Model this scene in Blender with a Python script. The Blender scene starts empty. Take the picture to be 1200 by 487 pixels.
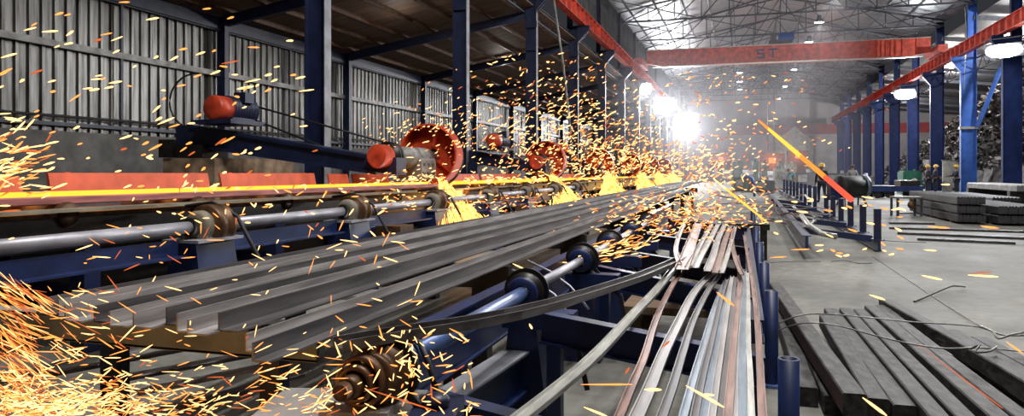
# Rolling mill hall: hot saws cutting a glowing bar beside a cooling bed of steel angles.
import bpy, math, random
from mathutils import Vector, Matrix
from math import sin, cos, pi, radians, sqrt

R = random.Random(7)
SC = bpy.context.scene
COL = SC.collection

# ------------------------------------------------------------------ camera model (world: x across, y along the hall, z up)
F = 867.0; HZ = 199.0; EYE = 1.5
TH = math.atan2(268.0, F); CT, ST = cos(TH), sin(TH)

def at_z(px, py, z):
    """point of the horizontal plane z that the photograph shows at px, py"""
    zc = F*(EYE-z)/(py-HZ); xc = (px-600.0)/F*zc
    return Vector((CT*xc-ST*zc, ST*xc+CT*zc, z))

def at_d(px, py, zc):
    xc = (px-600.0)/F*zc
    return Vector((CT*xc-ST*zc, ST*xc+CT*zc, EYE-(py-HZ)*zc/F))

CAMR = Vector((CT, ST, 0)); CAMF = Vector((-ST, CT, 0)); UP = Vector((0, 0, 1))

# ------------------------------------------------------------------ mesh builder
class M:
    def __init__(s): s.v = []; s.f = []; s.mi = []; s.sm = []; s.cur = 0
    def add(s, vs, fs, smooth=False):
        n = len(s.v); s.v += [tuple(v) for v in vs]
        for f in fs:
            s.f.append(tuple(i+n for i in f)); s.mi.append(s.cur); s.sm.append(smooth)
    def box(s, x0, x1, y0, y1, z0, z1, mat=None):
        vs = [Vector(p) for p in ((x0,y0,z0),(x1,y0,z0),(x1,y1,z0),(x0,y1,z0),(x0,y0,z1),(x1,y0,z1),(x1,y1,z1),(x0,y1,z1))]
        if mat: vs = [mat @ v for v in vs]
        s.add(vs, [(0,3,2,1),(4,5,6,7),(0,1,5,4),(1,2,6,5),(2,3,7,6),(3,0,4,7)])
    def sweep(s, sec, pts, up=UP, smooth=False, cap=True, scales=None, rolls=None, closed=True):
        """section (u to the side, w up) carried along pts"""
        pts = [Vector(p) for p in pts]; n = len(sec); vs = []
        for i, p in enumerate(pts):
            t = (pts[min(i+1, len(pts)-1)]-pts[max(i-1, 0)]).normalized()
            side = t.cross(up)
            if side.length < 1e-5: side = t.cross(Vector((0, 1, 0)))
            side.normalize(); w = side.cross(t).normalized()
            if rolls:
                c, q = cos(rolls[i]), sin(rolls[i]); side, w = side*c+w*q, w*c-side*q
            k = scales[i] if scales else 1.0
            vs += [p+side*(u*k)+w*(h*k) for u, h in sec]
        fs = []
        m = n if closed else n-1
        for i in range(len(pts)-1):
            for j in range(m):
                a = i*n+j; b = i*n+(j+1) % n
                fs.append((a, b, b+n, a+n))
        s.add(vs, fs, smooth)
        if cap and closed:
            k = len(s.v)-len(vs)
            s.f.append(tuple(k+j for j in reversed(range(n)))); s.mi.append(s.cur); s.sm.append(False)
            e = k+(len(pts)-1)*n
            s.f.append(tuple(e+j for j in range(n))); s.mi.append(s.cur); s.sm.append(False)
    def bar(s, p, q, w, h, up=UP):
        s.sweep([(-w/2,-h/2),(w/2,-h/2),(w/2,h/2),(-w/2,h/2)], [p, q], up)
    def tube(s, pts, r, n=10, scales=None, cap=True):
        s.sweep([(r*cos(2*pi*i/n), r*sin(2*pi*i/n)) for i in range(n)], pts, smooth=True, scales=scales, cap=cap)
    def lathe(s, prof, c, axis, n=28, smooth=True):
        """profile of (radius, offset along axis) turned about axis through c"""
        ax = Vector(axis).normalized(); c = Vector(c)
        u = ax.cross(UP if abs(ax.z) < .9 else Vector((1, 0, 0))).normalized(); w = ax.cross(u)
        vs = []
        for r, t in prof:
            for i in range(n):
                a = 2*pi*i/n; vs.append(c+ax*t+u*(r*cos(a))+w*(r*sin(a)))
        fs = []
        for k in range(len(prof)-1):
            for i in range(n):
                a = k*n+i; b = k*n+(i+1) % n; fs.append((a, b, b+n, a+n))
        s.add(vs, fs, smooth)
    def drum(s, c, axis, r, l, n=28, ch=.1):
        e = r*ch
        s.lathe([(0.001,-l/2),(r-e,-l/2),(r-e,-l/2),(r,-l/2+e),(r,-l/2+e),(r,l/2-e),(r,l/2-e),(r-e,l/2),(r-e,l/2),(0.001,l/2)], c, axis, n)
    def ball(s, c, r, n=12, m=8, sq=(1,1,1)):
        c = Vector(c); vs = []; fs = []
        for i in range(m+1):
            p = pi*i/m
            for j in range(n):
                q = 2*pi*j/n
                vs.append(c+Vector((r*sq[0]*sin(p)*cos(q), r*sq[1]*sin(p)*sin(q), r*sq[2]*cos(p))))
        for i in range(m):
            for j in range(n):
                a = i*n+j; b = i*n+(j+1) % n; fs.append((a, a+n, b+n, b))
        s.add(vs, fs, True)

def rect(w, h, c=0.0, dy=0.0):
    if not c: return [(-w/2,dy),(w/2,dy),(w/2,dy+h),(-w/2,dy+h)]
    return [(-w/2+c,dy),(w/2-c,dy),(w/2,dy+c),(w/2,dy+h-c),(w/2-c,dy+h),(-w/2+c,dy+h),(-w/2,dy+h-c),(-w/2,dy+c)]

def hsec(d, b, tf, tw):
    """H section: depth d along u, flange width b along w"""
    return [(-d/2,-b/2),(-d/2+tf,-b/2),(-d/2+tf,-tw/2),(d/2-tf,-tw/2),(d/2-tf,-b/2),(d/2,-b/2),
            (d/2,b/2),(d/2-tf,b/2),(d/2-tf,tw/2),(-d/2+tf,tw/2),(-d/2+tf,b/2),(-d/2,b/2)]

def isec(h, b, tf, tw):
    """I section standing: height h along w, flange width b along u"""
    return [(-b/2,-h/2),(b/2,-h/2),(b/2,-h/2+tf),(tw/2,-h/2+tf),(tw/2,h/2-tf),(b/2,h/2-tf),(b/2,h/2),(-b/2,h/2),
            (-b/2,h/2-tf),(-tw/2,h/2-tf),(-tw/2,-h/2+tf),(-b/2,-h/2+tf)]

# ------------------------------------------------------------------ objects
def link(o): COL.objects.link(o); return o

def tag(o, label=None, cat=None, group=None, kind=None):
    if label: o['label'] = label
    if cat: o['category'] = cat
    if group: o['group'] = group
    if kind: o['kind'] = kind
    return o

def mesh_of(name, m, mats, off):
    me = bpy.data.meshes.new(name)
    me.from_pydata([(v[0]-off[0], v[1]-off[1], v[2]-off[2]) for v in m.v], [], m.f)
    for mt in (mats if isinstance(mats, (list, tuple)) else [mats]): me.materials.append(mt)
    me.polygons.foreach_set('material_index', m.mi); me.polygons.foreach_set('use_smooth', m.sm)
    me.update(); return me

def obj(name, m, mats, parent=None):
    """one mesh object; vertices are given in world space, a part's origin is its thing's"""
    if parent is None:
        xs = [v[0] for v in m.v]; ys = [v[1] for v in m.v]; zs = [v[2] for v in m.v]
        off = ((min(xs)+max(xs))/2, (min(ys)+max(ys))/2, min(zs))
        o = bpy.data.objects.new(name, mesh_of(name, m, mats, off)); o.location = off
    else:
        w = parent.get('_o'); off = tuple(w) if w is not None else (0, 0, 0)
        o = bpy.data.objects.new(name, mesh_of(name, m, mats, off)); o.parent = parent
        o['_o'] = off
    return link(o)

def solo(name, m, mats, label, cat, group=None, kind=None):
    return tag(obj(name, m, mats), label, cat, group, kind)

def struct(name, m, mats):
    o = obj(name, m, mats); o['kind'] = 'structure'; return o

def thing(name, label, cat, loc=(0,0,0), group=None):
    o = bpy.data.objects.new(name, None); o.location = loc; o['_o'] = tuple(loc)
    o.empty_display_size = .1
    return tag(link(o), label, cat, group)

def kids(o): return [c for c in bpy.data.objects if c.parent == o]

def dup(src, loc, label, rotz=None, tree=None):
    """copy of a thing with copies of its parts and sub-parts"""
    r = link(src.copy()); r.location = loc; r['label'] = label
    if rotz is not None: r.rotation_euler = (0, 0, rotz)
    for ch in kids(src):
        c = link(ch.copy()); c.parent = r
        for g in kids(ch):
            d = link(g.copy()); d.parent = c
    return r

ORD = ('first second third fourth fifth sixth seventh eighth ninth tenth eleventh twelfth thirteenth fourteenth fifteenth '
       'sixteenth seventeenth eighteenth nineteenth twentieth').split()

# ------------------------------------------------------------------ materials
def mat(name, col, rough=.5, metal=0.0, var=.25, scale=6.0, bump=0.0, spec=.5, stretch=(1,1,1), col2=None, detail=6, lo=.35, hi=.7, rvar=.0):
    m = bpy.data.materials.new(name); m.use_nodes = True
    nt = m.node_tree; N = nt.nodes; L = nt.links; b = N['Principled BSDF']
    b.inputs['Roughness'].default_value = rough; b.inputs['Metallic'].default_value = metal
    b.inputs['Specular IOR Level'].default_value = spec
    tc = N.new('ShaderNodeTexCoord'); mp = N.new('ShaderNodeMapping'); mp.inputs['Scale'].default_value = stretch
    L.new(tc.outputs['Object'], mp.inputs[0])
    nz = N.new('ShaderNodeTexNoise'); nz.inputs['Scale'].default_value = scale; nz.inputs['Detail'].default_value = detail
    L.new(mp.outputs[0], nz.inputs['Vector'])
    cr = N.new('ShaderNodeValToRGB'); e = cr.color_ramp.elements
    c2 = col2 or tuple(max(0, c*(1-var*1.6)) for c in col)
    e[0].position = lo; e[0].color = (*c2, 1)
    e[1].position = hi; e[1].color = (*(col if col2 else tuple(c*(1+var*.5) for c in col)), 1)
    L.new(nz.outputs['Fac'], cr.inputs[0]); L.new(cr.outputs[0], b.inputs['Base Color'])
    if rvar:
        mr = N.new('ShaderNodeMapRange'); mr.inputs['To Min'].default_value = rough-rvar; mr.inputs['To Max'].default_value = rough+rvar
        L.new(nz.outputs['Fac'], mr.inputs[0]); L.new(mr.outputs[0], b.inputs['Roughness'])
    if bump:
        bp = N.new('ShaderNodeBump'); bp.inputs['Strength'].default_value = bump; bp.inputs['Distance'].default_value = .02
        L.new(nz.outputs['Fac'], bp.inputs['Height']); L.new(bp.outputs[0], b.inputs['Normal'])
    return m

def emit(name, col, strength, sample=True):
    m = bpy.data.materials.new(name); m.use_nodes = True
    nt = m.node_tree; nt.nodes.clear()
    e = nt.nodes.new('ShaderNodeEmission'); e.inputs[0].default_value = (*col, 1); e.inputs[1].default_value = strength
    o = nt.nodes.new('ShaderNodeOutputMaterial'); nt.links.new(e.outputs[0], o.inputs[0])
    if not sample: m.cycles.emission_sampling = 'NONE'
    return m

navy = mat('navy_paint', (.014,.022,.07), .42, 0, .3, 3)
blue = mat('blue_paint', (.012,.028,.115), .4, 0, .35, 4)
bright_blue = mat('bright_blue_paint', (.05,.15,.55), .4, 0, .2, 2)
navy_r = mat('column_navy_paint', (.010,.024,.105), .6, 0, .25, 2, 0, .2)
red = mat('red_paint', (.72,.09,.05), .45, 0, .3, 3)
saw_red = mat('saw_red_paint', (.64,.065,.022), .42, 0, .25, 5)
girt_m = mat('grey_girt', (.30,.30,.29), .5, .3, .3, 3)
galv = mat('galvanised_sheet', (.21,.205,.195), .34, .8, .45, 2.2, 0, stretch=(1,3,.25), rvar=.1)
roof_m = mat('roof_sheet', (.42,.43,.46), .38, .55, .25, 1.2, stretch=(.3,3,1), rvar=.08)
rust_roof = mat('rusty_roof_sheet', (.15,.092,.062), .65, .1, .35, 1.5, stretch=(.4,4,1))
truss_m = mat('truss_steel', (.085,.095,.12), .5, .2, .2, 3)
concrete = mat('concrete', (.27,.265,.25), .8, 0, .25, 3, .15)
plinth_m = mat('plinth_concrete', (.17,.165,.16), .85, 0, .25, 2, .1)
block_m = mat('stained_concrete', (.36,.25,.16), .85, 0, .4, 4, .3)
steel = mat('mill_steel', (.47,.445,.44), .45, .35, .3, 5, 0, stretch=(4,.35,4), rvar=.1)
steel_d = mat('dark_mill_steel', (.17,.16,.165), .45, .5, .35, 5, stretch=(4,.3,4), rvar=.1)
steel_p = mat('pale_steel', (.62,.62,.58), .34, .45, .3, 6, stretch=(4,.5,4))
steel_b = mat('blued_steel', (.20,.26,.33), .36, .6, .3, 6, stretch=(4,.5,4))
steel_r = mat('rust_pink_steel', (.34,.20,.165), .42, .6, .35, 6, stretch=(4,.5,4))
billet_m = mat('billet_scale', (.085,.083,.081), .6, .25, .5, 9, .5, stretch=(2,.7,2), rvar=.12)
maroon_m = mat('maroon_scale', (.075,.022,.024), .55, .2, .35, 7, .2, stretch=(2,.5,2))
stack_m = mat('stack_steel', (.075,.075,.08), .5, .5, .35, 8)
pipe_m = mat('shaft_steel', (.46,.46,.52), .42, .3, .2, 4)
shaft_blue = mat('shaft_blue_paint', (.10,.17,.40), .38, .2, .25, 4)
grease = mat('greasy_black', (.022,.018,.015), .4, .2, .4, 8)
rubber = mat('black_rubber', (.018,.018,.019), .6, 0, .2, 10)
brown_m = mat('oily_brown_steel', (.15,.075,.035), .45, .4, .4, 7)
cream = mat('cream_paint', (.30,.27,.20), .55, 0, .3, 4)
beige = mat('beige_paint', (.34,.36,.29), .55, 0, .35, 3)
grey_m = mat('grey_casting', (.38,.37,.36), .5, .2, .25, 5)
plate_red = mat('red_guard_plate', (.80,.15,.07), .6, 0, .18, 3, .1)
green_m = mat('green_machine_paint', (.035,.17,.11), .45, 0, .25, 4)
green_d = mat('dull_green_paint', (.09,.13,.10), .5, 0, .3, 4)
white_m = mat('white_board', (.62,.61,.54), .6, 0, .2, 2)
wire_m = mat('wire_steel', (.09,.085,.08), .45, .5, .3, 20)
wire_p = mat('pale_wire_steel', (.34,.33,.31), .45, .5, .3, 20)
lit_flange_m = mat('lit_flange_paint', (.26,.27,.30), .5, .2, .3, 3)
scrap_m = mat('scrap_steel', (.10,.088,.078), .5, .45, .6, 3, 0)
scrap_l = mat('scrap_light', (.30,.28,.26), .45, .5, .5, 3, 0)
skin_m = mat('skin', (.28,.15,.09), .6, 0, .1)
navy_cloth = mat('navy_cloth', (.018,.022,.045), .85, 0, .25, 9)
teal_cloth = mat('teal_cloth', (.05,.26,.33), .85, 0, .25, 9)
tan_cloth = mat('tan_cloth', (.30,.24,.17), .85, 0, .25, 9)
grey_cloth = mat('grey_cloth', (.22,.22,.22), .85, 0, .25, 9)
yellow_m = mat('yellow_helmet', (.80,.48,.03), .35, 0, .1)
boot_m = mat('boot_leather', (.02,.018,.016), .6, 0, .2)
hair_m = mat('black_hair', (.012,.011,.010), .6, 0, .2)
wall_m = mat('pale_wall_sheet', (.42,.40,.42), .6, .1, .15, .5)
band_m = mat('red_wall_band', (.45,.07,.07), .6, 0, .15, .5)
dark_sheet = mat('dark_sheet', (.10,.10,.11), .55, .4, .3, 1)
wood_m = mat('dunnage_timber', (.23,.15,.09), .8, 0, .3, 8, stretch=(1,6,1))
lamp_case = mat('lamp_housing', (.12,.12,.13), .5, .3, .1)
pale_flange_m = mat('pale_flange', (.36,.37,.42), .6, 0, .25, 6)  # paler than the blue web, only on the beam's top flange
letter_m = mat('blue_letter_paint', (.03,.04,.16), .5)

hot = emit('glowing_steel', (1.0,.36,.03), 2.6)
hot_end = emit('glowing_steel_edge', (1.0,.16,.01), 1.6)
dull_hot = mat('dull_red_steel', (.55,.20,.19), .5, .2, .3, 5, stretch=(4,.4,4))
spark_y = emit('spark_pale_yellow', (1.0,.57,.21), 2.8, False)
spark_o = emit('spark_orange', (1.0,.34,.07), 1.9, False)
spark_r = emit('spark_deep_orange', (1.0,.2,.05), .85, False)
jet_y = emit('spark_jet_yellow', (1.0,.58,.13), 3.0, False)
lamp_e = emit('lamp_glow', (.93,.96,1.0), 40.0)
flood_e = emit('flood_glow', (.95,.97,1.0), 60.0)
furnace_e = emit('furnace_glow', (1.0,.25,.05), 1.6)

def floor_mat():
    m = bpy.data.materials.new('concrete_floor'); m.use_nodes = True
    nt = m.node_tree; N = nt.nodes; L = nt.links; b = N['Principled BSDF']
    tc = N.new('ShaderNodeTexCoord')
    def noise(sc, det=8, st=(1,1,1)):
        mp = N.new('ShaderNodeMapping'); mp.inputs['Scale'].default_value = st
        n = N.new('ShaderNodeTexNoise'); n.inputs['Scale'].default_value = sc; n.inputs['Detail'].default_value = det
        L.new(tc.outputs['Object'], mp.inputs[0]); L.new(mp.outputs[0], n.inputs['Vector']); return n
    a = noise(.55, 10); c = noise(9, 6); d = noise(2.2, 8, (1, .4, 1))
    r = N.new('ShaderNodeValToRGB'); e = r.color_ramp.elements
    e[0].position = .3; e[0].color = (.12,.119,.106,1); e[1].position = .7; e[1].color = (.33,.325,.29,1)
    L.new(a.outputs['Fac'], r.inputs[0])
    r2 = N.new('ShaderNodeValToRGB'); e = r2.color_ramp.elements
    e[0].position = .3; e[0].color = (.55,.55,.55,1); e[1].position = .62; e[1].color = (1,1,1,1)
    L.new(d.outputs['Fac'], r2.inputs[0])
    mx = N.new('ShaderNodeMix'); mx.data_type = 'RGBA'; mx.blend_type = 'MULTIPLY'; mx.inputs[0].default_value = .75
    L.new(r.outputs[0], mx.inputs[6]); L.new(r2.outputs[0], mx.inputs[7])
    r3 = N.new('ShaderNodeValToRGB'); e = r3.color_ramp.elements
    e[0].position = .35; e[0].color = (.7,.7,.7,1); e[1].position = .6; e[1].color = (1.05,1.05,1.05,1)
    L.new(c.outputs['Fac'], r3.inputs[0])
    m2 = N.new('ShaderNodeMix'); m2.data_type = 'RGBA'; m2.blend_type = 'MULTIPLY'; m2.inputs[0].default_value = .7
    L.new(mx.outputs[2], m2.inputs[6]); L.new(r3.outputs[0], m2.inputs[7])
    L.new(m2.outputs[2], b.inputs['Base Color'])
    rr = N.new('ShaderNodeMapRange'); rr.inputs['To Min'].default_value = .5; rr.inputs['To Max'].default_value = .8
    L.new(d.outputs['Fac'], rr.inputs[0]); L.new(rr.outputs[0], b.inputs['Roughness'])
    bp = N.new('ShaderNodeBump'); bp.inputs['Strength'].default_value = .12; bp.inputs['Distance'].default_value = .01
    L.new(c.outputs['Fac'], bp.inputs['Height']); L.new(bp.outputs[0], b.inputs['Normal'])
    return m
floor_m = floor_mat()
# ================================================================== the hall
XL, XR, XW, XE = -7.9, 13.6, -16.0, 31.0
YE = 122.0
BAY = 7.75
COLY = [12.7+BAY*i for i in range(14)]
RCOLY = [44.9+BAY*i for i in range(-2, 10)]

m = M(); m.box(XW-1, XE+1, -8, YE+2, -.3, 0); struct('floor', m, floor_m)

# corrugated wall on the left: real trapezoid ribs
def corrugated(x, y0, y1, z0, z1, pitch, depth, face):
    m = M(); vs = []; y = y0; prof = []
    while y < y1:
        prof += [(0,y),(0,y+pitch*.62),(depth,y+pitch*.70),(depth,y+pitch*.92)]; y += pitch
    prof.append((0, y))
    for d, yy in prof: vs += [(x+face*d, yy, z0), (x+face*d, yy, z1)]
    m.add(vs, [(2*i, 2*i+1, 2*i+3, 2*i+2) for i in range(len(prof)-1)])
    return m
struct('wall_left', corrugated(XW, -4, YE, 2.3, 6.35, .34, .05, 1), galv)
m = M(); m.box(XW-.3, XW+.12, -6, YE, 0, 2.45); struct('wall_left_base', m, plinth_m)
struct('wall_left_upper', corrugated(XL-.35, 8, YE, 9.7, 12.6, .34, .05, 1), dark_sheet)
m = M(); m.box(XW-1, XE+1, YE, YE+.3, 0, 16); struct('wall_back', m, wall_m)
m = M(); m.box(XE, XE+.3, 20, YE, 0, 12); struct('wall_right', m, dark_sheet)
m = M(); m.box(-2.0, XE, YE-.12, YE-.02, 7.0, 8.5); struct('trim_1', m, band_m)

# lean-to roof over the left aisle and the main roof
def slab(name, p, q, y0, y1, mt, t=.06, pitch=.0):
    m = M(); (xa, za), (xb, zb) = p, q
    vs = [(xa,y0,za),(xb,y0,zb),(xb,y1,zb),(xa,y1,za)]; vs += [(x,y,z+t) for x,y,z in vs]
    m.add(vs, [(0,1,2,3),(7,6,5,4),(0,4,5,1),(1,5,6,2),(2,6,7,3),(3,7,4,0)])
    return struct(name, m, mt)
slab('ceiling_aisle', (XW-.2, 6.42), (XL+.1, 7.95), -4, YE, rust_roof)
slab('ceiling_left_slope', (XL-.4, 12.5), (2.85, 14.6), 8, YE, roof_m)
slab('ceiling_right_slope', (2.85, 14.6), (XR+.6, 12.2), 8, YE, roof_m)
slab('ceiling_side_bay', (XR+.6, 11.2), (XE, 9.4), 20, YE, dark_sheet)

# ---- columns of the left row
def left_column(i, y):
    t = thing('steel_column', f'navy steel H column, {ORD[i]} from the camera in the row along the hot saws', 'column', (XL, y, 0), 'navy columns beside the hot saws')
    m = M(); m.sweep(hsec(.43,.26,.02,.014), [(XL,y,0.03),(XL,y,8.55)], up=Vector((0,1,0)), cap=True); obj('shaft', m, navy, t)
    m = M(); m.sweep(hsec(.26,.22,.02,.014), [(XL-.2,y,8.5),(XL-.2,y,12.4)], up=Vector((0,1,0))); obj('upper_shaft', m, navy, t)
    m = M()
    for yy in (y-.12, y+.08):
        m.add([(XL+.2,yy,7.75),(XL+.75,yy,8.35),(XL+.75,yy,8.6),(XL+.2,yy,8.6),(XL+.2,yy+.04,7.75),(XL+.75,yy+.04,8.35),(XL+.75,yy+.04,8.6),(XL+.2,yy+.04,8.6)],
              [(0,1,2,3),(7,6,5,4),(0,4,5,1),(1,5,6,2),(2,6,7,3),(3,7,4,0)])
    m.box(XL-.2, XL+.8, y-.2, y+.2, 8.55, 8.6); obj('bracket', m, navy, t)
    m = M(); m.box(XL-.35, XL+.35, y-.25, y+.25, 0, .03); obj('base_plate', m, navy, t)
    if i < 5:
        m = M(); m.box(XL+.215, XL+.222, y-.12, y+.12, .1, 7.7); obj('lit_flange_face', m, lit_flange_m, t)  # pale sheet stands for the flange face lit by the hall lamps
    m = M(); m.box(XL-.2, XL+.2, y-.135, y-.128, 6.2, 7.0); m.box(XL-.24, XL+.24, y-.15, y-.13, 7.1, 7.35); obj('splice_plate', m, navy, t)
for i, y in enumerate(COLY): left_column(i, y)

# ---- wall columns, rafters and purlins of the aisle
for i, y in enumerate([12.7-BAY]+COLY[:12]):
    y -= .75
    if i < 8:
        m = M(); m.box(XW+.13, XW+.2, y+BAY/2-.04, y+BAY/2+.04, 2.46, 6.0)
        solo('wall_mullion', m, truss_m, f'thin dark upright between two posts of the corrugated wall, {ORD[i]} from the camera', 'upright', 'thin uprights of the corrugated wall')
    m = M(); m.sweep(hsec(.3,.2,.016,.012), [(XW+.32,y,0),(XW+.32,y,6.35)], up=Vector((0,1,0)))
    solo('wall_post', m, navy, f'dark navy post against the corrugated wall, {ORD[i]} from the camera', 'post', 'posts of the corrugated wall')
    if i:
        m = M(); m.sweep(isec(.34,.18,.016,.012), [(XW+.4,y,6.2),(XL-.22,y+.75,7.62)])
        solo('aisle_rafter', m, navy, f'dark blue sloping rafter under the rusty aisle roof, {ORD[i-1]} from the camera', 'rafter', 'rafters of the rusty aisle roof')
        m = M(); m.bar((XW+.25,y-BAY+.2,6.12), (XW+.25,y-.2,6.12), .1, .36)
        solo('eave_beam', m, navy, f'blue eave beam along the top of the corrugated wall, {ORD[i-1]} bay from the camera', 'beam', 'eave beams of the corrugated wall')
for k in range(7):
    f = (k+.6)/7; x = XW+f*(XL-XW); z = 6.42+f*1.53-.09
    m = M(); m.sweep([(-.03,-.08),(.03,-.08),(.03,-.06),(-.02,-.06),(-.02,.06),(.03,.06),(.03,.08),(-.03,.08)], [(x,-3,z),(x,YE-1,z)])
    solo('aisle_purlin', m, brown_m, f'brown purlin under the rusty aisle roof, {ORD[k]} up from the corrugated wall', 'purlin', 'purlins of the rusty aisle roof')
for z, nm in ((4.55,'pale grey rail running halfway up the corrugated wall'), (5.95,'dark rail near the top of the corrugated wall'), (2.62,'dark rail at the foot of the corrugated sheets above the concrete')):
    m = M(); w = .16 if z == 4.55 else .09
    m.sweep([(-.06,-w/2),(.06,-w/2),(.06,w/2),(-.06,w/2)], [(XW+.16,-4,z),(XW+.16,YE-1,z)])
    solo('wall_rail', m, girt_m if z == 4.55 else truss_m, nm, 'rail')
m = M(); m.tube([(XW+.3,-2,2.86),(XW+.3,12,2.86),(XW+.3,12.5,2.8),(XW+.3,30,2.8)], .035, 8)
solo('wall_conduit', m, rubber, 'black cable conduit along the concrete plinth of the corrugated wall', 'conduit')

# ---- crane runways
def runway(x, name, y0, y1):
    t = thing('crane_runway', name, 'runway girder', (x, y0, 8.6))
    m = M(); m.sweep(isec(.72,.36,.03,.02), [(x,y0,8.97),(x,y1,8.97)]); obj('girder', m, red, t)
    s = 1 if x < 0 else -1; y = y0+.6
    while y < y1:
        m = M(); m.box(*sorted((x+s*.01, x+s*.17)), y, y+.03, 8.64, 9.3); obj('stiffener', m, red, t); y += 1.05
    m = M(); m.bar((x,y0,9.37), (x,y1,9.37), .07, .09); obj('rail', m, steel_d, t)
runway(XL+.45, 'red stiffened crane runway girder above the hot saws', 20.4, YE-2)
runway(XR-.5, 'red stiffened crane runway girder in front of the scrap heap', 26, YE-2)

def lattice(x, y0, y1, z0, z1, label):
    t = thing('lattice_girder', label, 'lattice girder', (x, y0, z0))
    m = M(); m.bar((x,y0,z0),(x,y1,z0),.07,.07); obj('bottom_chord', m, truss_m, t)
    m = M(); m.bar((x,y0,z1),(x,y1,z1),.07,.07); obj('top_chord', m, truss_m, t)
    m = M(); y = y0; k = 0
    while y+.9 < y1:
        m.bar((x,y,z0 if k%2 else z1),(x,y+.9,z1 if k%2 else z0),.045,.045,Vector((1,0,0))); y += .9; k += 1
    obj('lacing', m, truss_m, t)
lattice(XL-.3, 20.5, YE-4, 7.75, 8.4, 'zigzag lattice girder behind the columns of the hot saws')
lattice(XR+.5, 30, YE-4, 7.75, 8.5, 'pale zigzag lattice girder behind the columns of the scrap heap')

# ---- right columns
for i, y in enumerate(RCOLY):
    pm = bright_blue if i == 3 else navy_r
    nm = 'bright blue steel column with two diagonal props at the scrap heap' if i == 3 else f'navy steel column of the scrap heap row, {ORD[i]} from the camera'
    t = thing('crane_column', nm, 'column', (XR, y, 0), 'columns in front of the scrap heap')
    m = M(); m.sweep(hsec(.88,.32,.03,.02), [(XR,y,0.03),(XR,y,8.55)], up=Vector((0,1,0))); obj('shaft', m, pm, t)
    m = M(); m.sweep(hsec(.5,.28,.03,.02), [(XR+.2,y,8.5),(XR+.2,y,12.2)], up=Vector((0,1,0))); obj('upper_shaft', m, pm, t)
    m = M()
    m.add([(XR-.4,y-.15,7.6),(XR-.95,y-.15,8.3),(XR-.95,y-.15,8.6),(XR-.4,y-.15,8.6),(XR-.4,y+.15,7.6),(XR-.95,y+.15,8.3),(XR-.95,y+.15,8.6),(XR-.4,y+.15,8.6)],
              [(3,2,1,0),(4,5,6,7),(1,5,4,0),(2,6,5,1),(3,7,6,2),(0,4,7,3)])
    obj('bracket', m, pm, t)
    m = M(); m.box(XR-.55, XR+.55, y-.3, y+.3, 0, .03); obj('base_plate', m, pm, t)
    if i == 3:
        m = M(); m.bar((XR+.45,y-.2,4.2),(XR+1.9,y-1.2,9.0),.22,.2); obj('brace', m, bright_blue, t)
        m = M(); m.tube([(XR+1.5,y-2.4,5.2),(XR+1.75,y-1.3,8.4)],.12,10); obj('brace', m, grey_m, t)
        m = M(); m.box(XR-.5,XR+.5,y-.2,y+.2,4.05,4.2); obj('collar', m, steel_p, t)
        m = M(); m.tube([(XR-.25,y-.2,12),(XR-.15,y-.2,9.5),(XR-.3,y-.2,6.5)],.03,6); obj('conduit', m, steel_p, t)

# ---- roof trusses of the main bay (spaced with the columns)
def roof_z(x): return 12.5+(x-XL)/(2.85-XL)*2.1 if x < 2.85 else 14.6-(x-2.85)/(XR-2.85)*2.3
k = 0
for i, y in enumerate(COLY):
    if y < 35: continue
    t = thing('roof_truss', f'dark steel lattice truss under the main roof, {ORD[k]} from the camera', 'truss', (2.85, y, 11.6), 'trusses of the main roof')
    m = M(); m.bar((XL-.2,y,11.75),(XR+.2,y,11.75),.11,.11); obj('bottom_chord', m, truss_m, t)
    m = M(); m.bar((XL-.2,y,12.42),(2.85,y,14.45),.11,.11); m.bar((2.85,y,14.45),(XR+.2,y,12.1),.11,.11); obj('top_chord', m, truss_m, t)
    m = M(); n = 12; w = (XR-XL)/n
    for j in range(n):
        x0 = XL+j*w; x1 = x0+w
        if j: m.bar((x0,y,11.75),(x0,y,roof_z(x0)-.12),.07,.07,Vector((0,1,0)))
        a, b = ((x0,11.75),(x1,roof_z(x1)-.12)) if j < n/2 else ((x0,roof_z(x0)-.12),(x1,11.75))
        m.bar((a[0],y,a[1]),(b[0],y,b[1]),.06,.06,Vector((0,1,0)))
    obj('web', m, truss_m, t); k += 1
for j in range(13):
    x = XL+.5+j*(XR-XL-.8)/12
    m = M(); m.bar((x,34,roof_z(x)-.07),(x,YE-1,roof_z(x)-.07),.07,.12)
    solo('roof_purlin', m, truss_m, f'thin purlin under the main roof, {ORD[j]} across from the hot saw side', 'purlin', 'purlins of the main roof')
k = 0
for i, y in enumerate(COLY[3:10]):
    for xa, xb in ((XL, -2.5), (-2.5, 2.85), (2.85, 8.2), (8.2, XR)):
        m = M(); m.bar((xa,y,11.72),(xb,y+BAY,11.72),.06,.06); m.bar((xb,y,11.66),(xa,y+BAY,11.66),.06,.06)
        solo('wind_brace', m, truss_m, 'crossed steel bracing rods between the roof trusses', 'bracing', 'crossed bracing between the roof trusses')
# rafters of the side bay
for i, y in enumerate(RCOLY):
    m = M(); m.bar((XR+.3,y,11.0),(XE,y,9.2),.15,.3)
    solo('side_rafter', m, truss_m, f'dark rafter over the scrap heap, {ORD[i]} from the camera', 'rafter', 'rafters over the scrap heap')

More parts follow.
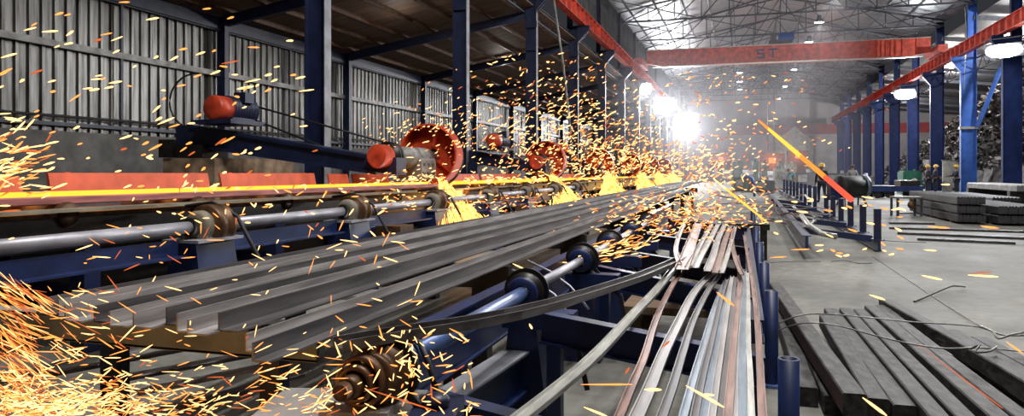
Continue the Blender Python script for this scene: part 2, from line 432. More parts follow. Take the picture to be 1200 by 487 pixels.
# ---- overhead crane
YB = 58.4
t = thing('overhead_crane', 'red overhead travelling crane bridge spanning the hall', 'crane', (2.85, YB, 9.4))
m = M(); x0, x1 = XL+.9, XR-.9
m.add([(x0,YB-.3,9.75),(x0+1.6,YB-.3,9.45),(x1-1.6,YB-.3,9.45),(x1,YB-.3,9.75),(x1,YB-.3,10.75),(x0,YB-.3,10.75),
       (x0,YB+.3,9.75),(x0+1.6,YB+.3,9.45),(x1-1.6,YB+.3,9.45),(x1,YB+.3,9.75),(x1,YB+.3,10.75),(x0,YB+.3,10.75)],
      [(0,1,2,3,4,5),(11,10,9,8,7,6),(0,6,7,1),(1,7,8,2),(2,8,9,3),(3,9,10,4),(4,10,11,5),(5,11,6,0)])
obj('bridge_girder', m, red, t)
m = M(); m.box(x0+.5, x1-.5, YB-.44, YB-.26, 9.42, 9.5); m.box(x0, x1, YB-.40, YB+.40, 10.75, 10.8); obj('flange', m, steel_p, t)
for j in range(1, 22):
    x = x0+j*(x1-x0)/22
    m = M(); m.box(x-.02, x+.02, YB-.40, YB-.3, 9.55, 10.72); obj('stiffener', m, red, t)
for j, xx in enumerate((6.3,6.6,6.9,9.3,9.6,9.9,10.2,10.5)): m = M(); m.box(xx-.04, xx+.04, YB-.42, YB-.3, 9.55, 10.72); obj('stiffener', m, red, t)
for xx in (XL+.45, XR-.5):
    m = M(); m.box(xx-.3, xx+.3, YB-1.9, YB+1.9, 9.5, 10.0)
    e = obj('end_carriage', m, red, t)
    for yy in (-1.5, 1.5):
        m = M(); m.drum((xx, YB+yy, 9.62), (1,0,0), .21, .12, 18); obj('wheel', m, steel_d, e)
# hoist trolley riding the girder
m = M(); m.box(2.0, 3.6, YB-.7, YB+.7, 10.82, 11.05); m.box(2.1, 2.5, YB-.5, YB+.3, 11.05, 11.5); h = obj('hoist_trolley', m, dark_sheet, t)
m = M(); m.drum((3.2, YB-.2, 11.35), (1,0,0), .33, 1.1, 18); obj('hoist_drum', m, bright_blue, h)
# letters S T painted on the web
m = M(); zt, zb, yy = 10.5, 9.8, YB-.315; hh = zt-zb; s0 = 1.15; lw = .13
S = [(.5,0),(.5,hh/2),(0,hh/2),(0,hh),(.5,hh)]
m.box(s0, s0+.55, yy, yy+.01, zb, zb+lw); m.box(s0, s0+.55, yy, yy+.01, zt-lw, zt); m.box(s0, s0+.55, yy, yy+.01, zb+hh/2-lw/2, zb+hh/2+lw/2)
m.box(s0+.55-lw, s0+.55, yy, yy+.01, zb+lw, zb+hh/2-lw/2); m.box(s0, s0+lw, yy, yy+.01, zb+hh/2+lw/2, zt-lw)
obj('painted_letter', m, letter_m, t)
m = M(); s1 = s0+.8
m.box(s1, s1+.65, yy, yy+.01, zt-lw, zt); m.box(s1+.325-lw/2, s1+.325+lw/2, yy, yy+.01, zb, zt-lw)
obj('painted_letter', m, letter_m, t)

# ---- tall leaning pipe and hanging wire between the left columns
a = at_d(648, -6, 30); b = at_d(668, 150, 31)
m = M(); m.tube([a, (a+b)/2+Vector((.05,0,0)), b, Vector((b.x+.05,b.y,0))], .05, 8); solo('drain_pipe', m, girt_m, 'thin leaning grey pipe between the columns beside the hot saws', 'pipe')

# ---- lamps
def lamp_light(name, loc, power, col, parent, size=.3, kind='POINT', rot=None, spot=150):
    l = bpy.data.lights.new(name, kind); l.energy = power; l.color = col; l.shadow_soft_size = size
    if kind == 'SPOT': l.spot_size = radians(spot); l.spot_blend = .6
    o = link(bpy.data.objects.new(name, l))
    w = parent.get('_o'); o.location = Vector(loc)-Vector(w); o.parent = parent
    if rot: o.rotation_euler = rot
    return o
HB = 1300
def high_bay(x, y, z, label, power):
    t = thing('high_bay_lamp', label, 'lamp', (x, y, z), 'high bay lamps under the trusses')
    m = M(); m.lathe([(.05,.5),(.12,.48),(.14,.3),(.16,.28),(.30,.02),(.31,0)], (x,y,z), (0,0,1), 20); obj('lamp_shade', m, lamp_case, t)
    m = M(); m.lathe([(.001,.03),(.2,.0),(.28,.03)], (x,y,z), (0,0,1), 20); obj('diffuser', m, lamp_e, t)
    m = M(); m.tube([(x,y,z+.5),(x,y,11.75)], .015, 6); obj('hanging_rod', m, truss_m, t)
    lamp_light('high_bay_light', (x,y,z-.15), power, (.95,.97,1.0), t, .25, 'SPOT', (0,0,0), 165)
n = 0
for y in (43.7, 51.5, 59.2, 67, 75, 90, 105):
    high_bay(4.85, y, 11.0, f'white high bay lamp in the row near the ridge, {ORD[n]} from the camera', HB); n += 1
for j, y in enumerate((67, 75, 82.7, 90.5)):
    high_bay(-.1, y, 10.9, f'white high bay lamp in line with the strip heap, {ORD[j]} from the camera', HB*.5)

def flood(loc, w, h, label, power, aim, name='flood_lamp'):
    t = thing(name, label, 'lamp', loc, 'floodlights under the runways')
    x, y, z = loc; d = Vector(aim).normalized(); c = Vector(loc)
    side = d.cross(UP).normalized(); up = side.cross(d)
    def panel(mm, ww, hh, a, b):
        vs = [c+side*(sx*ww)+up*(sz*hh)+d*a for sx, sz in ((-1,-1),(1,-1),(1,1),(-1,1))]
        vs += [c+side*(sx*ww*.8)+up*(sz*hh*.8)+d*b for sx, sz in ((-1,-1),(1,-1),(1,1),(-1,1))]
        mm.add(vs, [(0,1,2,3),(7,6,5,4),(0,4,5,1),(1,5,6,2),(2,6,7,3),(3,7,4,0)])
    m = M(); panel(m, w/2, h/2, 0, -.2); obj('housing', m, lamp_case, t)
    m = M(); n_ = 20; vs = []  # bulging, oversized lens: the lamp's glare blob put into its shape
    for k_ in range(6):
        f_ = k_/5*pi/2
        for j_ in range(n_):
            a_ = 2*pi*j_/n_; vs.append(c+side*(w*.49*cos(f_)*cos(a_))+up*(h*.49*cos(f_)*sin(a_))+d*(.02+min(w,h)*.28*sin(f_)))
    m.add(vs, [(k_*n_+j_, k_*n_+(j_+1)%n_, (k_+1)*n_+(j_+1)%n_, (k_+1)*n_+j_) for k_ in range(5) for j_ in range(n_)], True); obj('lens', m, flood_e, t)
    m = M()
    for s in (-1, 1): m.bar(c+side*(s*w*.53)-d*.05, c+side*(s*w*.53)-d*.05+UP*(h*.75), .03, .05)
    m.bar(c+side*(-w*.53)-d*.05+UP*(h*.75), c+side*(w*.53)-d*.05+UP*(h*.75), .03, .05); obj('yoke', m, lamp_case, t)
    q = (-d).to_track_quat('Z', 'Y').to_euler()
    lamp_light('flood_light', c+d*(.1+min(w,h)*.3), power, (.93,.96,1.0), t, .35, 'SPOT', q, 150)
FL = 3800
flood((12.75, 43.2, 7.55), 1.7, .8, 'big glaring floodlight under the runway in front of the scrap heap, closest to the camera', FL, (-.35,-.5,-.55))
flood((12.75, 66.8, 7.65), 1.7, .9, 'glaring floodlight under the runway below the crane bridge end', FL, (-.35,-.6,-.45))
flood((-6.6, 54.3, 7.4), .9, .9, 'small round looking floodlight on the hot saw runway, closest of its row', FL*.5, (.35,-.7,-.5))
flood((-6.6, 67.9, 7.3), 1.9, 1.7, 'bright floodlight on the hot saw runway between the small one and the huge glare', FL, (.35,-.8,-.45))
flood((-6.6, 92, 6.8), 3.4, 3.4, 'huge glaring floodlight at the far end of the hot saw runway', FL*1.7, (.3,-.85,-.35))
# ================================================================== the hot line: roller table, bars, saws
XB = -5.5
SAWY = [12.9, 21.6, 30.3, 39.1, 48.0, 57.0]
def zb(y): return 1.288-.0047*(y-4.3)
Y0 = 1.0

# glowing bars lying on the table, cut at the saws
def hot_bar(ya, yb, label, mt, x=XB, w=.07, dz=0, cat='bar', group=None, curve=0):
    m = M(); n = max(2, int((yb-ya)/1.5))
    m.sweep(rect(w, w, w*.15, -w/2), [(x+curve*sin(pi*i/n), ya+(yb-ya)*i/n, zb(ya+(yb-ya)*i/n)+dz) for i in range(n+1)])
    return solo('hot_steel_bar', m, mt, label, cat, group)
g = 'glowing bars on the roller table'
hot_bar(Y0, 6.20, 'glowing yellow hot bar at the camera end of the roller table', hot, group=g)
hot_bar(6.29, 9.20, 'glowing yellow hot bar between the two cut gaps before the first saw', hot, group=g)
hot_bar(9.32, 12.55, 'glowing yellow hot bar running in under the first saw', hot, group=g)
for i in range(5):
    hot_bar(SAWY[i]+.5, SAWY[i+1]-.35, f'glowing orange hot bar between the {ORD[i]} and the {ORD[i+1]} saw', hot, group=g)
hot_bar(57.5, 75, 'glowing hot bar beyond the last saw', hot, group=g)
hot_bar(Y0, 12.3, 'dull red cooling bar lying beside the glowing bars', dull_hot, x=-5.22, w=.065, dz=-.03, curve=.03)

t = thing('roller_table', 'long roller table carrying the glowing bars past the saws', 'roller table', (XB, 20, 0))
def strip_z(m, x0, x1, ya, yb, d0, d1, n=12):
    for i in range(n):
        a, b = ya+(yb-ya)*i/n, ya+(yb-ya)*(i+1)/n
        m.add([(x0,a,zb(a)+d0),(x1,a,zb(a)+d0),(x1,a,zb(a)+d1),(x0,a,zb(a)+d1),(x0,b,zb(b)+d0),(x1,b,zb(b)+d0),(x1,b,zb(b)+d1),(x0,b,zb(b)+d1)],
              [(3,2,1,0),(4,5,6,7),(0,1,5,4),(1,2,6,5),(2,3,7,6),(3,0,4,7)])
m = M(); strip_z(m, -5.12, -4.98, Y0, 62, -.115, -.09); o = obj('edge_plate', m, cream, t)
m = M(); strip_z(m, -6.0, -5.13, Y0, 62, -.16, -.13); obj('deck_plate', m, brown_m, t)
m = M(); strip_z(m, -5.2, -5.14, Y0, 62, -.42, -.16); obj('side_beam', m, grease, t)
m = M(); strip_z(m, -6.05, -5.99, Y0, 62, -1.0, -.16); obj('back_skirt', m, grease, t)
y = 1.6
while y < 60:
    m = M(); m.drum((-5.57, y, zb(y)-.145), (1,0,0), .105, .9, 20); r = obj('roller', m, brown_m, t)
    y += 1.5 if y < 30 else 3.0
y = 2.2
while y < 60:
    m = M(); m.box(-6.05,-5.9,y-.08,y+.08,0,zb(y)-.4); m.box(-5.25,-5.1,y-.08,y+.08,0,zb(y)-.4); m.box(-6.0,-5.15,y-.05,y+.05,.45,.55); obj('trestle', m, navy, t)
    y += 2.6
# red guard plates standing behind the glowing bars
for i, (a, b, h) in enumerate(((2.2,5.05,.2),(5.33,7.5,.235),(7.72,9.85,.235),(10.25,10.85,.22),(11.0,12.3,.22),(14.2,17.2,.22),(17.4,20.6,.22),(22.8,25.9,.22),(26.1,29.4,.22),(31.6,38,.22))):
    m = M(); x = -6.16
    m.add([(x,a,zb(a)-.1),(x+.03,a,zb(a)-.1),(x+.03,b,zb(b)-.1),(x,b,zb(b)-.1),(x-.06,a,zb(a)+h-.045),(x-.03,a,zb(a)+h-.045),(x-.03,b,zb(b)+h-.045),(x-.06,b,zb(b)+h-.045)],
          [(3,2,1,0),(4,5,6,7),(0,1,5,4),(1,2,6,5),(2,3,7,6),(3,0,4,7)])
    m.box(x-.09, x-.05, a+.2, a+.26, .0, zb(a)+h-.04); m.box(x-.09, x-.05, b-.26, b-.2, .0, zb(b)+h-.04)
    solo('guard_plate', m, plate_red, f'red upright guard plate behind the glowing bar, {ORD[i]} from the camera', 'guard plate', 'red guard plates behind the glowing bars')

# ---- hot saws
def saw(i, y):
    nm = ('hot saw with a big red disc guard and long navy arm, closest to the camera', 'hot saw with red disc guard and short arm, second from the camera',
          'hot saw with red disc guard behind thick sparks, third from the camera', 'hot saw lost in sparks, fourth from the camera', 'hot saw lost in sparks, fifth from the camera', 'hot saw lost in sparks, sixth and farthest from the camera')[i]
    z = 1.78; X = XB-.08; za = 1.72
    t = thing('hot_saw', nm, 'saw', (X, y, 0), 'hot saws along the roller table')
    L = 3.75 if i == 0 else 2.0
    yk = 1.0 if i == 0 else .55           # spindle length factor
    yc = y-2.05*yk                         # pulley plane
    # drum guard, open towards the camera
    m = M(); r = .585
    m.lathe([(.12,.10),(r-.03,.10),(r-.03,.10),(r-.03,-.2),(r-.03,-.2),(r,-.2),(r,-.2),(r,.13),(r,.13),(.12,.13),(.12,.13),(.12,.10)], (X,y,z), (0,1,0), 48)
    g = obj('disc_guard', m, saw_red, t)
    m = M()
    for a in (80, 200, 320):
        d = Vector((cos(radians(a)),0,sin(radians(a))))
        m.bar(Vector((X,y+.05,z))+d*.16, Vector((X,y+.05,z))+d*.55, .05, .08, Vector((0,1,0))); obj('guard_rib', m, saw_red, g); m = M()
    m = M(); m.drum((X,y+.19,z-.04), (0,1,0), .58, .012, 48, .02); obj('saw_blade', m, steel_d, t)
    # spindle, bearing block and pulley
    m = M(); m.lathe([(.001,-1.45*yk),(.15,-1.45*yk),(.15,-1.2*yk),(.185,-1.2*yk),(.185,-.85*yk),(.165,-.85*yk),(.165,-.8*yk),(.185,-.8*yk),(.185,-.3*yk),(.13,-.3*yk),(.13,.09),(.001,.09)], (X,y,za), (0,1,0), 28)
    obj('spindle_housing', m, grey_m, t)
    m = M(); ya, yb = y-.95*yk, y-.3*yk
    m.sweep([(-.22,-.38),(.22,-.38),(.22,-.05),(.16,.02),(-.16,.02),(-.22,-.05)], [(X,ya,za),(X,yb,za)]); b = obj('bearing_block', m, grey_m, t)
    m = M()
    for q in range(3):
        yy = ya+(q+.6)*(yb-ya)/3.4
        m.box(X+.2, X+.235, yy-.06, yy+.06, za-.36, za-.26); obj('clamp', m, steel_d, b); m = M(); m.drum((X+.225, yy, za-.12), (1,0,0), .025, .03, 10); obj('bolt', m, steel_d, b); m = M()
    m = M(); m.drum((X, yc, za), (0,1,0), .195, .30, 32, .15); obj('pulley_cover', m, saw_red, t)
    m = M(); m.lathe([(.001,-.06),(.25,-.06),(.25,-.03),(.19,0),(.25,.03),(.25,.08),(.001,.08)], (X,yc+.28,za), (0,1,0), 32); obj('pulley', m, grease, t)
    # swinging arm of tapered box section going back to the motor
    xa = X-L; zr = za+(.42 if i == 0 else .2)
    m = M(); y0, y1 = yc+.05, yc+.42
    prof = [(X+.25, za-.30),(X+.25, za-.02),(X-.2, za+.02),(xa, zr+.16),(xa-.35, zr+.16),(xa-.35, zr-.22),(xa, zr-.24)]
    n = len(prof)
    m.add([(x,y0,zz) for x,zz in prof]+[(x,y1,zz) for x,zz in prof], [tuple(range(n))[::-1], tuple(range(n,2*n))]+[(k,(k+1)%n,(k+1)%n+n,k+n) for k in range(n)][::1])
    arm = obj('swing_arm', m, navy, t)
    m = M(); m.bar((X-.3,y0-.03,za+.0),(xa,y0-.03,zr+.13),.05,.05,Vector((0,1,0))); m.bar((X-.1,y0-.03,za-.27),(xa,y0-.03,zr-.2),.05,.05,Vector((0,1,0))); obj('arm_flange', m, navy, arm)
    # motor on the far end of the arm
    xm = xa+.78; zm = zr+.42
    m = M(); m.box(xm-.45, xm+.35, yc-.35, yc+.6, zr+.15, zr+.22); m.box(xm-.2,xm+.2,yc-.1,yc+.5,zr+.2,zm-.15); obj('motor_plate', m, navy, t)
    m = M(); prof = [(.001,-.33)]
    for q in range(9): prof += [(.215,-.33+q*.075),(.235,-.32+q*.075),(.235,-.29+q*.075),(.215,-.28+q*.075)]
    prof += [(.2,.36),(.08,.38),(.08,.5),(.001,.5)]
    m.lathe(prof, (xm, yc+.28, zm), (0,1,0), 28); m.box(xm+.02,xm+.26,yc+.15,yc+.4,zm+.12,zm+.30)
    mo = obj('motor', m, navy, t)
    m = M(); m.lathe([(.001,-.19),(.17,-.19),(.21,-.15),(.215,.15),(.001,.15)], (xm, yc-.2, zm), (0,1,0), 28); obj('fan_cover', m, saw_red, mo)
    m = M(); m.tube([(xm,yc+.3,zm+.22),(xm,yc+.3,zm+.33)],.03,8); obj('lifting_eye', m, steel_d, mo)
    # belts
    m = M()
    m.tube([(xm+.1,yc+.66,zm+.10),(X-.1,yc+.34,za+.24)],.018,8); m.tube([(xm,yc+.66,zm-.12),(X-.1,yc+.34,za-.24)],.018,8); obj('belt', m, rubber, t)
    # stand carrying the arm pivot
    if i: 
        m = M(); m.box(xa-.3, xa+.2, y0-.1, y1+.1, 0, zr-.2); m.box(xa-.45, xa+.35, y0-.2, y1+.2, 0, .06); obj('pivot_stand', m, navy, t)
    else:
        m = M(); m.box(xa-.25, xa+.35, y0-.15, y1+.15, zr-.42, zr-.2); m.box(xa-.55, xa-.3, y0-.2, y1+.3, zr-.42, zr-.1); obj('pivot_stand', m, grease, t)
    return X, xa, yc, zr, xm, zm
for i, y in enumerate(SAWY):
    q = saw(i, y)
    if not i: q0 = q
X, xa, yc, zr, xm, zm = q0
m = M(); m.box(xa-.5, xa+.6, yc-.1, yc+2.3, 0, zr-.43); m.box(xa-.6, xa+.7, yc-.2, yc+2.4, 0, .35)
solo('concrete_pedestal', m, block_m, 'stained brown concrete pedestal under the motor end of the long navy saw arm', 'pedestal')
m = M(); m.tube([(xm-.05+.55*cos(a_)-.35,yc-.3,zm+.12+.48*sin(a_)) for a_ in [radians(75+12*k) for k in range(15)]]+[(xm-.35,yc-.2,zr+.22)],.016,8)
solo('motor_cable', m, rubber, 'black looping cable behind the motor of the long armed saw', 'cable')

# ---- line shaft with bearing pedestals in front of the roller table
XS, ZS = -4.6, 1.0
py = [2.9, 5.5, 8.1, 10.7, 13.3, 15.9, 18.5, 21.1]
for i in range(-1, len(py)-1):
    a = (py[i] if i >= 0 else .4)+.22; b = py[i+1]-.1
    m = M(); m.tube([(XS,a,ZS),(XS,b,ZS)], .052, 16)
    solo('line_shaft', m, pipe_m, f'grey round drive shaft below the glowing bars, {ORD[i+1]} length from the camera', 'shaft', 'drive shaft lengths below the glowing bars')
    m = M(); m.sweep([(-.03,-.075),(.09,-.075),(.09,-.06),(-.015,-.06),(-.015,.075),(-.03,.075)], [(XS+.02,a+.1,ZS-.17),(XS+.02,b-.2,ZS-.17)])
    solo('channel_beam', m, blue, f'blue channel beam under the drive shaft, {ORD[i+1]} from the camera', 'beam', 'blue channels under the drive shaft')
for i, y in enumerate(py):
    t = thing('bearing_pedestal', f'blue bearing pedestal with oily wheel on the drive shaft, {ORD[i]} from the camera', 'bearing pedestal', (XS, y, 0), 'bearing pedestals of the drive shaft')
    m = M(); m.add([(XS-.25,y-.25,0),(XS+.25,y-.25,0),(XS+.25,y+.3,0),(XS-.25,y+.3,0),(XS-.14,y-.22,ZS-.13),(XS+.12,y-.22,ZS-.13),(XS+.12,y+.28,ZS-.13),(XS-.14,y+.28,ZS-.13)],
          [(3,2,1,0),(4,5,6,7),(0,1,5,4),(1,2,6,5),(2,3,7,6),(3,0,4,7)]); obj('pedestal', m, blue, t)
    m = M(); m.box(XS-.2,XS+.18,y-.26,y+.34,ZS-.13,ZS-.105); obj('sole_plate', m, pipe_m, t)
    m = M(); m.lathe([(.05,-.08),(.12,-.08),(.14,-.04),(.14,.02),(.05,.02)], (XS,y-.02,ZS), (0,1,0), 26); m.box(XS-.11,XS+.11,y-.08,y,ZS-.11,ZS-.02); obj('bearing', m, cream, t)
    m = M(); m.lathe([(.05,.0),(.1,.0),(.1,.03),(.175,.03),(.19,.05),(.19,.12),(.15,.14),(.15,.17),(.19,.19),(.19,.24),(.05,.26)], (XS,y,ZS), (0,1,0), 30); obj('wheel', m, brown_m, t)
    m = M(); m.tube([(XS-.35,y+.2,ZS+.16),(XS-.05,y+.2,ZS+.2),(XS+.2,y+.22,ZS+.08),(XS+.42,y+.24,ZS-.3),(XS+.5,y+.24,ZS-.55)], .018, 8); obj('hose', m, rubber, t)
    m = M(); m.drum((XS,y-.14,ZS),(0,1,0),.085,.06,20); obj('collar', m, grease, t)
m = M(); m.box(-4.5,-4.15,8.6,9.0,0,.78); m.box(-4.46,-4.19,8.58,9.02,.3,.4)
solo('tan_box', m, brown_m, 'rust brown box standing on the floor past the second bearing pedestal', 'box')
# low concrete footings between the hot line and the cooling bed
for i,(x0,x1,ya,yb) in enumerate(((-6.6,-4.0,6.2,6.6),(-6.2,-3.9,7.6,8.1),(-5.6,-3.8,9.2,9.7))):
    m = M(); m.box(x0,x1,ya,yb,0,.05); solo('concrete_footing', m, concrete, f'pale low concrete footing on the floor behind the steel angles, {ORD[i]} from the camera', 'footing', 'concrete footings behind the steel angles')
# ================================================================== cooling bed with steel angles
ZA = .80
def angle_sec(a=.075, b=.10, t=.008):
    """L section: upright leg on the hot bar side, flat leg towards the posts"""
    return [(-b/2,0),(b/2,0),(b/2,t),(-b/2+t,t),(-b/2+t,a),(-b/2,a)]
rr = random.Random(3)
bars = []
xs = [-3.20,-3.05,-2.92,-2.77,-2.62,-2.49,-2.36,-2.23,-2.15,-2.06]
st = [2.74,2.72,2.64,2.66,2.60,2.60,2.68,2.57,2.54,2.62]
for i, (x, ys) in enumerate(zip(xs, st)):
    ye = 44+rr.uniform(-6, 6); pts = []; a1, p1 = rr.uniform(.01,.035), rr.uniform(0,6)
    for k in range(25):
        f = k/24; y = ys+(ye-ys)*f**1.5
        pts.append((x+a1*sin(p1+y*.45)*min(1,(y-ys)/3)+rr.uniform(-.02,.02)*f*3*0, y, ZA+.002*i%2))
    m = M(); w = .1 if i != 6 else .15
    m.sweep(angle_sec(rr.uniform(.06,.085), w), pts)
    solo('steel_angle', m, steel if i % 3 else steel_d, f'long grey steel angle on the cooling bed, {ORD[i]} from the hot saws', 'steel angle', 'steel angles on the cooling bed')
for i, (x, ys, w, mt) in enumerate(((-1.785, 2.42, .10, steel), (-1.68, 2.3, .075, steel_d))):
    pts = [(x+.012*sin(y*.6), y, ZA+.0) for y in (ys, 3.2, 4.5, 6, 8, 11, 15, 20, 26)]
    m = M(); m.sweep(angle_sec(.07, w), pts)
    solo('steel_angle', m, mt, ('wide grey steel angle on the cooling bed beside the dark gap', 'dark steel angle along the blue girder of the cooling bed')[i], 'steel angle', 'steel angles on the cooling bed')
# cross skids
for i, y in enumerate((5.2, 8.0, 11.0, 14.0, 17.0, 21.0, 25.0, 30.0)):
    m = M(); m.box(-3.6, -1.62, y-.05, y+.05, ZA-.17, ZA-.005); m.box(-3.5,-3.38,y-.06,y+.06,0,ZA-.17); m.box(-1.9,-1.78,y-.06,y+.06,0,ZA-.17)
    solo('bed_skid', m, grease, f'dark cross skid under the steel angles, {ORD[i]} from the camera', 'skid', 'cross skids of the cooling bed')
t = thing('end_girder', 'beige cross girder under the free ends of the steel angles', 'girder', (-2.9,2.85,0))
m = M(); m.sweep(isec(.13,.1,.012,.05), [(-4.3,2.85,ZA-.068),(-1.75,2.85,ZA-.068)]); m.box(-4.3,-1.75,2.8,2.81,ZA-.13,ZA-.005); obj('beam', m, beige, t)
for x in (-4.0, -2.9, -2.0):
    m = M(); m.box(x-.05,x+.05,2.82,2.9,0,ZA-.13); obj('leg', m, navy, t)
# blue longitudinal girder and the pulley shaft
m = M(); m.sweep(isec(.3,.09,.012,.05), [(-1.42,2.7,ZA-.17),(-1.42,16,ZA-.17)])
for y in (3.6, 6.5, 9.5, 12.5): m.box(-1.47,-1.37,y-.05,y+.05,0,ZA-.31)
solo('long_girder', m, blue, 'blue girder running along the free edge of the cooling bed', 'girder')
XP, ZP = -1.20, .79
PY = [2.28, 4.1, 5.7, 7.0, 8.5, 10.0]
for i in range(5):
    m = M(); m.tube([(XP,PY[i]+.13,ZP),(XP,PY[i+1]-.02,ZP)], .032 if i else .04, 16)
    solo('pulley_shaft', m, shaft_blue if i == 0 else pipe_m, ('blue round shaft leading to the pulley closest to the camera',)[0] if i == 0 else f'grey round shaft between the blue pulleys, {ORD[i]} from the camera', 'shaft', 'shafts between the pulleys')
for i, y in enumerate(PY):
    t = thing('chain_pulley', ('oily orange lit pulley with ringed bearing at the end of the blue shaft' if i == 0 else f'black grooved pulley with blue disc on the transfer shaft, {ORD[i]} from the camera'), 'pulley', (XP, y, 0), 'pulleys on the transfer shaft')
    r = .115
    m = M(); m.lathe([(.043,0),(.06,0),(.06,-.03),(.075,-.03),(.09,.0),(r-.02,.01),(r,.02),(r,.05),(r-.02,.06),(r-.02,.085),(r,.095),(r,.125),(.05,.13)], (XP,y,ZP), (0,1,0), 36)
    obj('grooved_wheel', m, brown_m if i == 0 else grease, t)
    m = M(); m.lathe([(.045,-.035),(.088,-.035),(.095,-.015),(.045,-.015)], (XP,y,ZP), (0,1,0), 30); obj('face_disc', m, brown_m if i == 0 else blue, t)
    if i == 0:
        m = M()
        for r1, yy in ((.085,-.07),(.06,-.1),(.035,-.15)): m.lathe([(r1-.012,yy),(r1,yy-.006),(r1+.004,yy+.02),(r1+.004,yy+.05)], (XP-.02,y,ZP), (0,1,0), 30)
        m.drum((XP-.02,y-.14,ZP),(0,1,0),.03,.1,18); obj('ringed_bearing', m, brown_m, t)
    else:
        m = M(); m.add([(XP-.16,y-.02,0),(XP+.16,y-.02,0),(XP+.16,y+.1,0),(XP-.16,y+.1,0),(XP-.07,y-.02,ZP-.1),(XP+.07,y-.02,ZP-.1),(XP+.07,y+.1,ZP-.1),(XP-.07,y+.1,ZP-.1)],
              [(3,2,1,0),(4,5,6,7),(0,1,5,4),(1,2,6,5),(2,3,7,6),(3,0,4,7)]); m.box(XP-.12,XP+.3,y-.03,y+.11,ZP-.2,ZP-.1); obj('bracket', m, blue, t)
    m = M()
    for k in range(14):
        a = pi*(1.02-k/13*1.25); q = Vector((XP+(r+.012)*cos(a), y+.07, ZP+(r+.012)*sin(a)))
    pts = [Vector((XP+(r+.008)*cos(pi*(1.0-k/12*1.2)), y+.073, ZP+(r+.008)*sin(pi*(1.0-k/12*1.2)))) for k in range(13)]
    pts += [Vector((XP+.30, y+.08, ZP-.28)), Vector((XP+.36, y+.08, ZP-.55))]
    m.sweep([(-.014,-.007),(.014,-.007),(.014,.007),(-.014,.007)], pts, up=Vector((0,1,0))); obj('drive_belt', m, rubber, t)
# front bracket box with bolt holes
t = thing('front_bracket', 'grey brown bracket box with two bolt holes under the oily pulley', 'bracket', (-1.32, 2.2, 0))
M4 = Matrix.Translation((-1.30,2.22,0)) @ Matrix.Rotation(radians(14), 4, 'Z')
m = M(); m.box(-.26,.22,-.1,.30,.0,.66,M4); m.box(-.30,.25,-.12,.32,.645,.665,M4); obj('box', m, grey_m, t)
m = M()
for x in (-.055, .01): m.drum(M4 @ Vector((x,-.1,.585)), M4.to_3x3() @ Vector((0,1,0)), .012, .012, 14)
obj('bolt_hole', m, grease, t)
m = M(); m.box(-.05,.18,-.06,.18,.665,.70,M4); m.drum(M4 @ Vector((.15,.05,.70)), (0,0,1), .022,.03,6); m.drum(M4 @ Vector((-.03,.0,.70)), (0,0,1), .022,.03,6); obj('bearing_foot', m, grey_m, t)
m = M(); m.box(.24,.40,-.05,.22,.42,.68,M4); m.ball(M4 @ Vector((.32,.08,.70)),.05,14,8,(1,1,.6)); obj('side_lug', m, navy, t)
m = M(); m.tube([at_d(478,392,2.9),at_d(492,402,2.8),at_d(502,425,2.75),at_d(514,466,2.7),at_d(520,500,2.68)],.011,8); solo('hanging_cable', m, rubber, 'black cable hanging down from the oily pulley', 'cable')
for k,(pp) in enumerate((((600,316,4.9),(625,328,4.8),(650,345,4.7),(668,372,4.6)),((618,305,5.2),(645,318,5.1),(668,335,5.0),(690,362,4.9)))):
    m = M(); m.tube([at_d(*q) for q in pp], .008, 6); solo('thin_hose', m, pipe_m, ('thin pale hose bending over the second pulley shaft, closer to the camera','thin pale hose bending over the second pulley shaft, farther from the camera')[k], 'hose')

# ---- blue frame of the collecting bed
t = thing('frame_beam', 'blue H beam with pale top flange on the floor under the collecting bed', 'beam', (-1.27,3.6,0))
m = M(); m.sweep(isec(.22,.15,.012,.06), [(-1.33,2.75,.34),(-1.20,4.55,.34)]); m.box(-1.36,-1.26,2.9,3.0,0,.23); m.box(-1.28,-1.18,4.3,4.4,0,.23); obj('web', m, blue, t)
m = M(); m.sweep(rect(.155,.012), [(-1.33,2.75,.45),(-1.20,4.55,.45)]); o = obj('top_flange', m, pale_flange_m, t); o['label'] = 'pale flange'
def skid(ya, xa, za, xb, zb_, label, h=.15, mt=blue):
    m = M(); m.sweep([(-.05,-h),(.05,-h),(.05,-h+.012),(.012,-h+.012),(.012,-.012),(.05,-.012),(.05,0),(-.05,0),(-.05,-.012),(-.012,-.012),(-.012,-h+.012),(-.05,-h+.012)], [(xa,ya,za),(xb,ya,zb_)])
    z1 = za-h; m.box(xa+.02,xa+.10,ya-.04,ya+.04,0,z1); m.box(xb-.1,xb-.02,ya-.04,ya+.04,0,zb_-h+.01)
    return solo('sloping_skid', m, mt, label, 'skid', 'sloping skids under the strips')
skid(2.86,-1.24,.575,.12,.36,'blue sloping skid under the strips, closest to the camera')
skid(4.02,-1.05,.705,.12,.545,'blue sloping skid under the loose strips, second from the camera',.17)
skid(6.0,-1.12,.72,.10,.52,'blue sloping skid under the ends of the upper strips, third from the camera',.17)
skid(7.4,-1.12,.70,.10,.54,'dark sloping skid under the upper strips, fourth from the camera',.17,navy)
skid(9.4,-1.12,.70,.10,.56,'dark sloping skid under the upper strips, fifth from the camera',.17,navy)
skid(12.2,-1.12,.72,.10,.60,'dark sloping skid at the spark covered strip ends, sixth from the camera',.2,navy)
# brown dusty boards below the frame
m = M(); m.box(-.95,.05,6.2,7.3,.3,.36); m.box(-.9,-.8,6.25,6.35,0,.3); m.box(-.1,0,6.25,6.35,0,.3); m.box(-.9,-.8,7.1,7.2,0,.3); m.box(-.1,0,7.1,7.2,0,.3); solo('wooden_platform', m, wood_m, 'brown timber platform under the upper strips', 'platform')

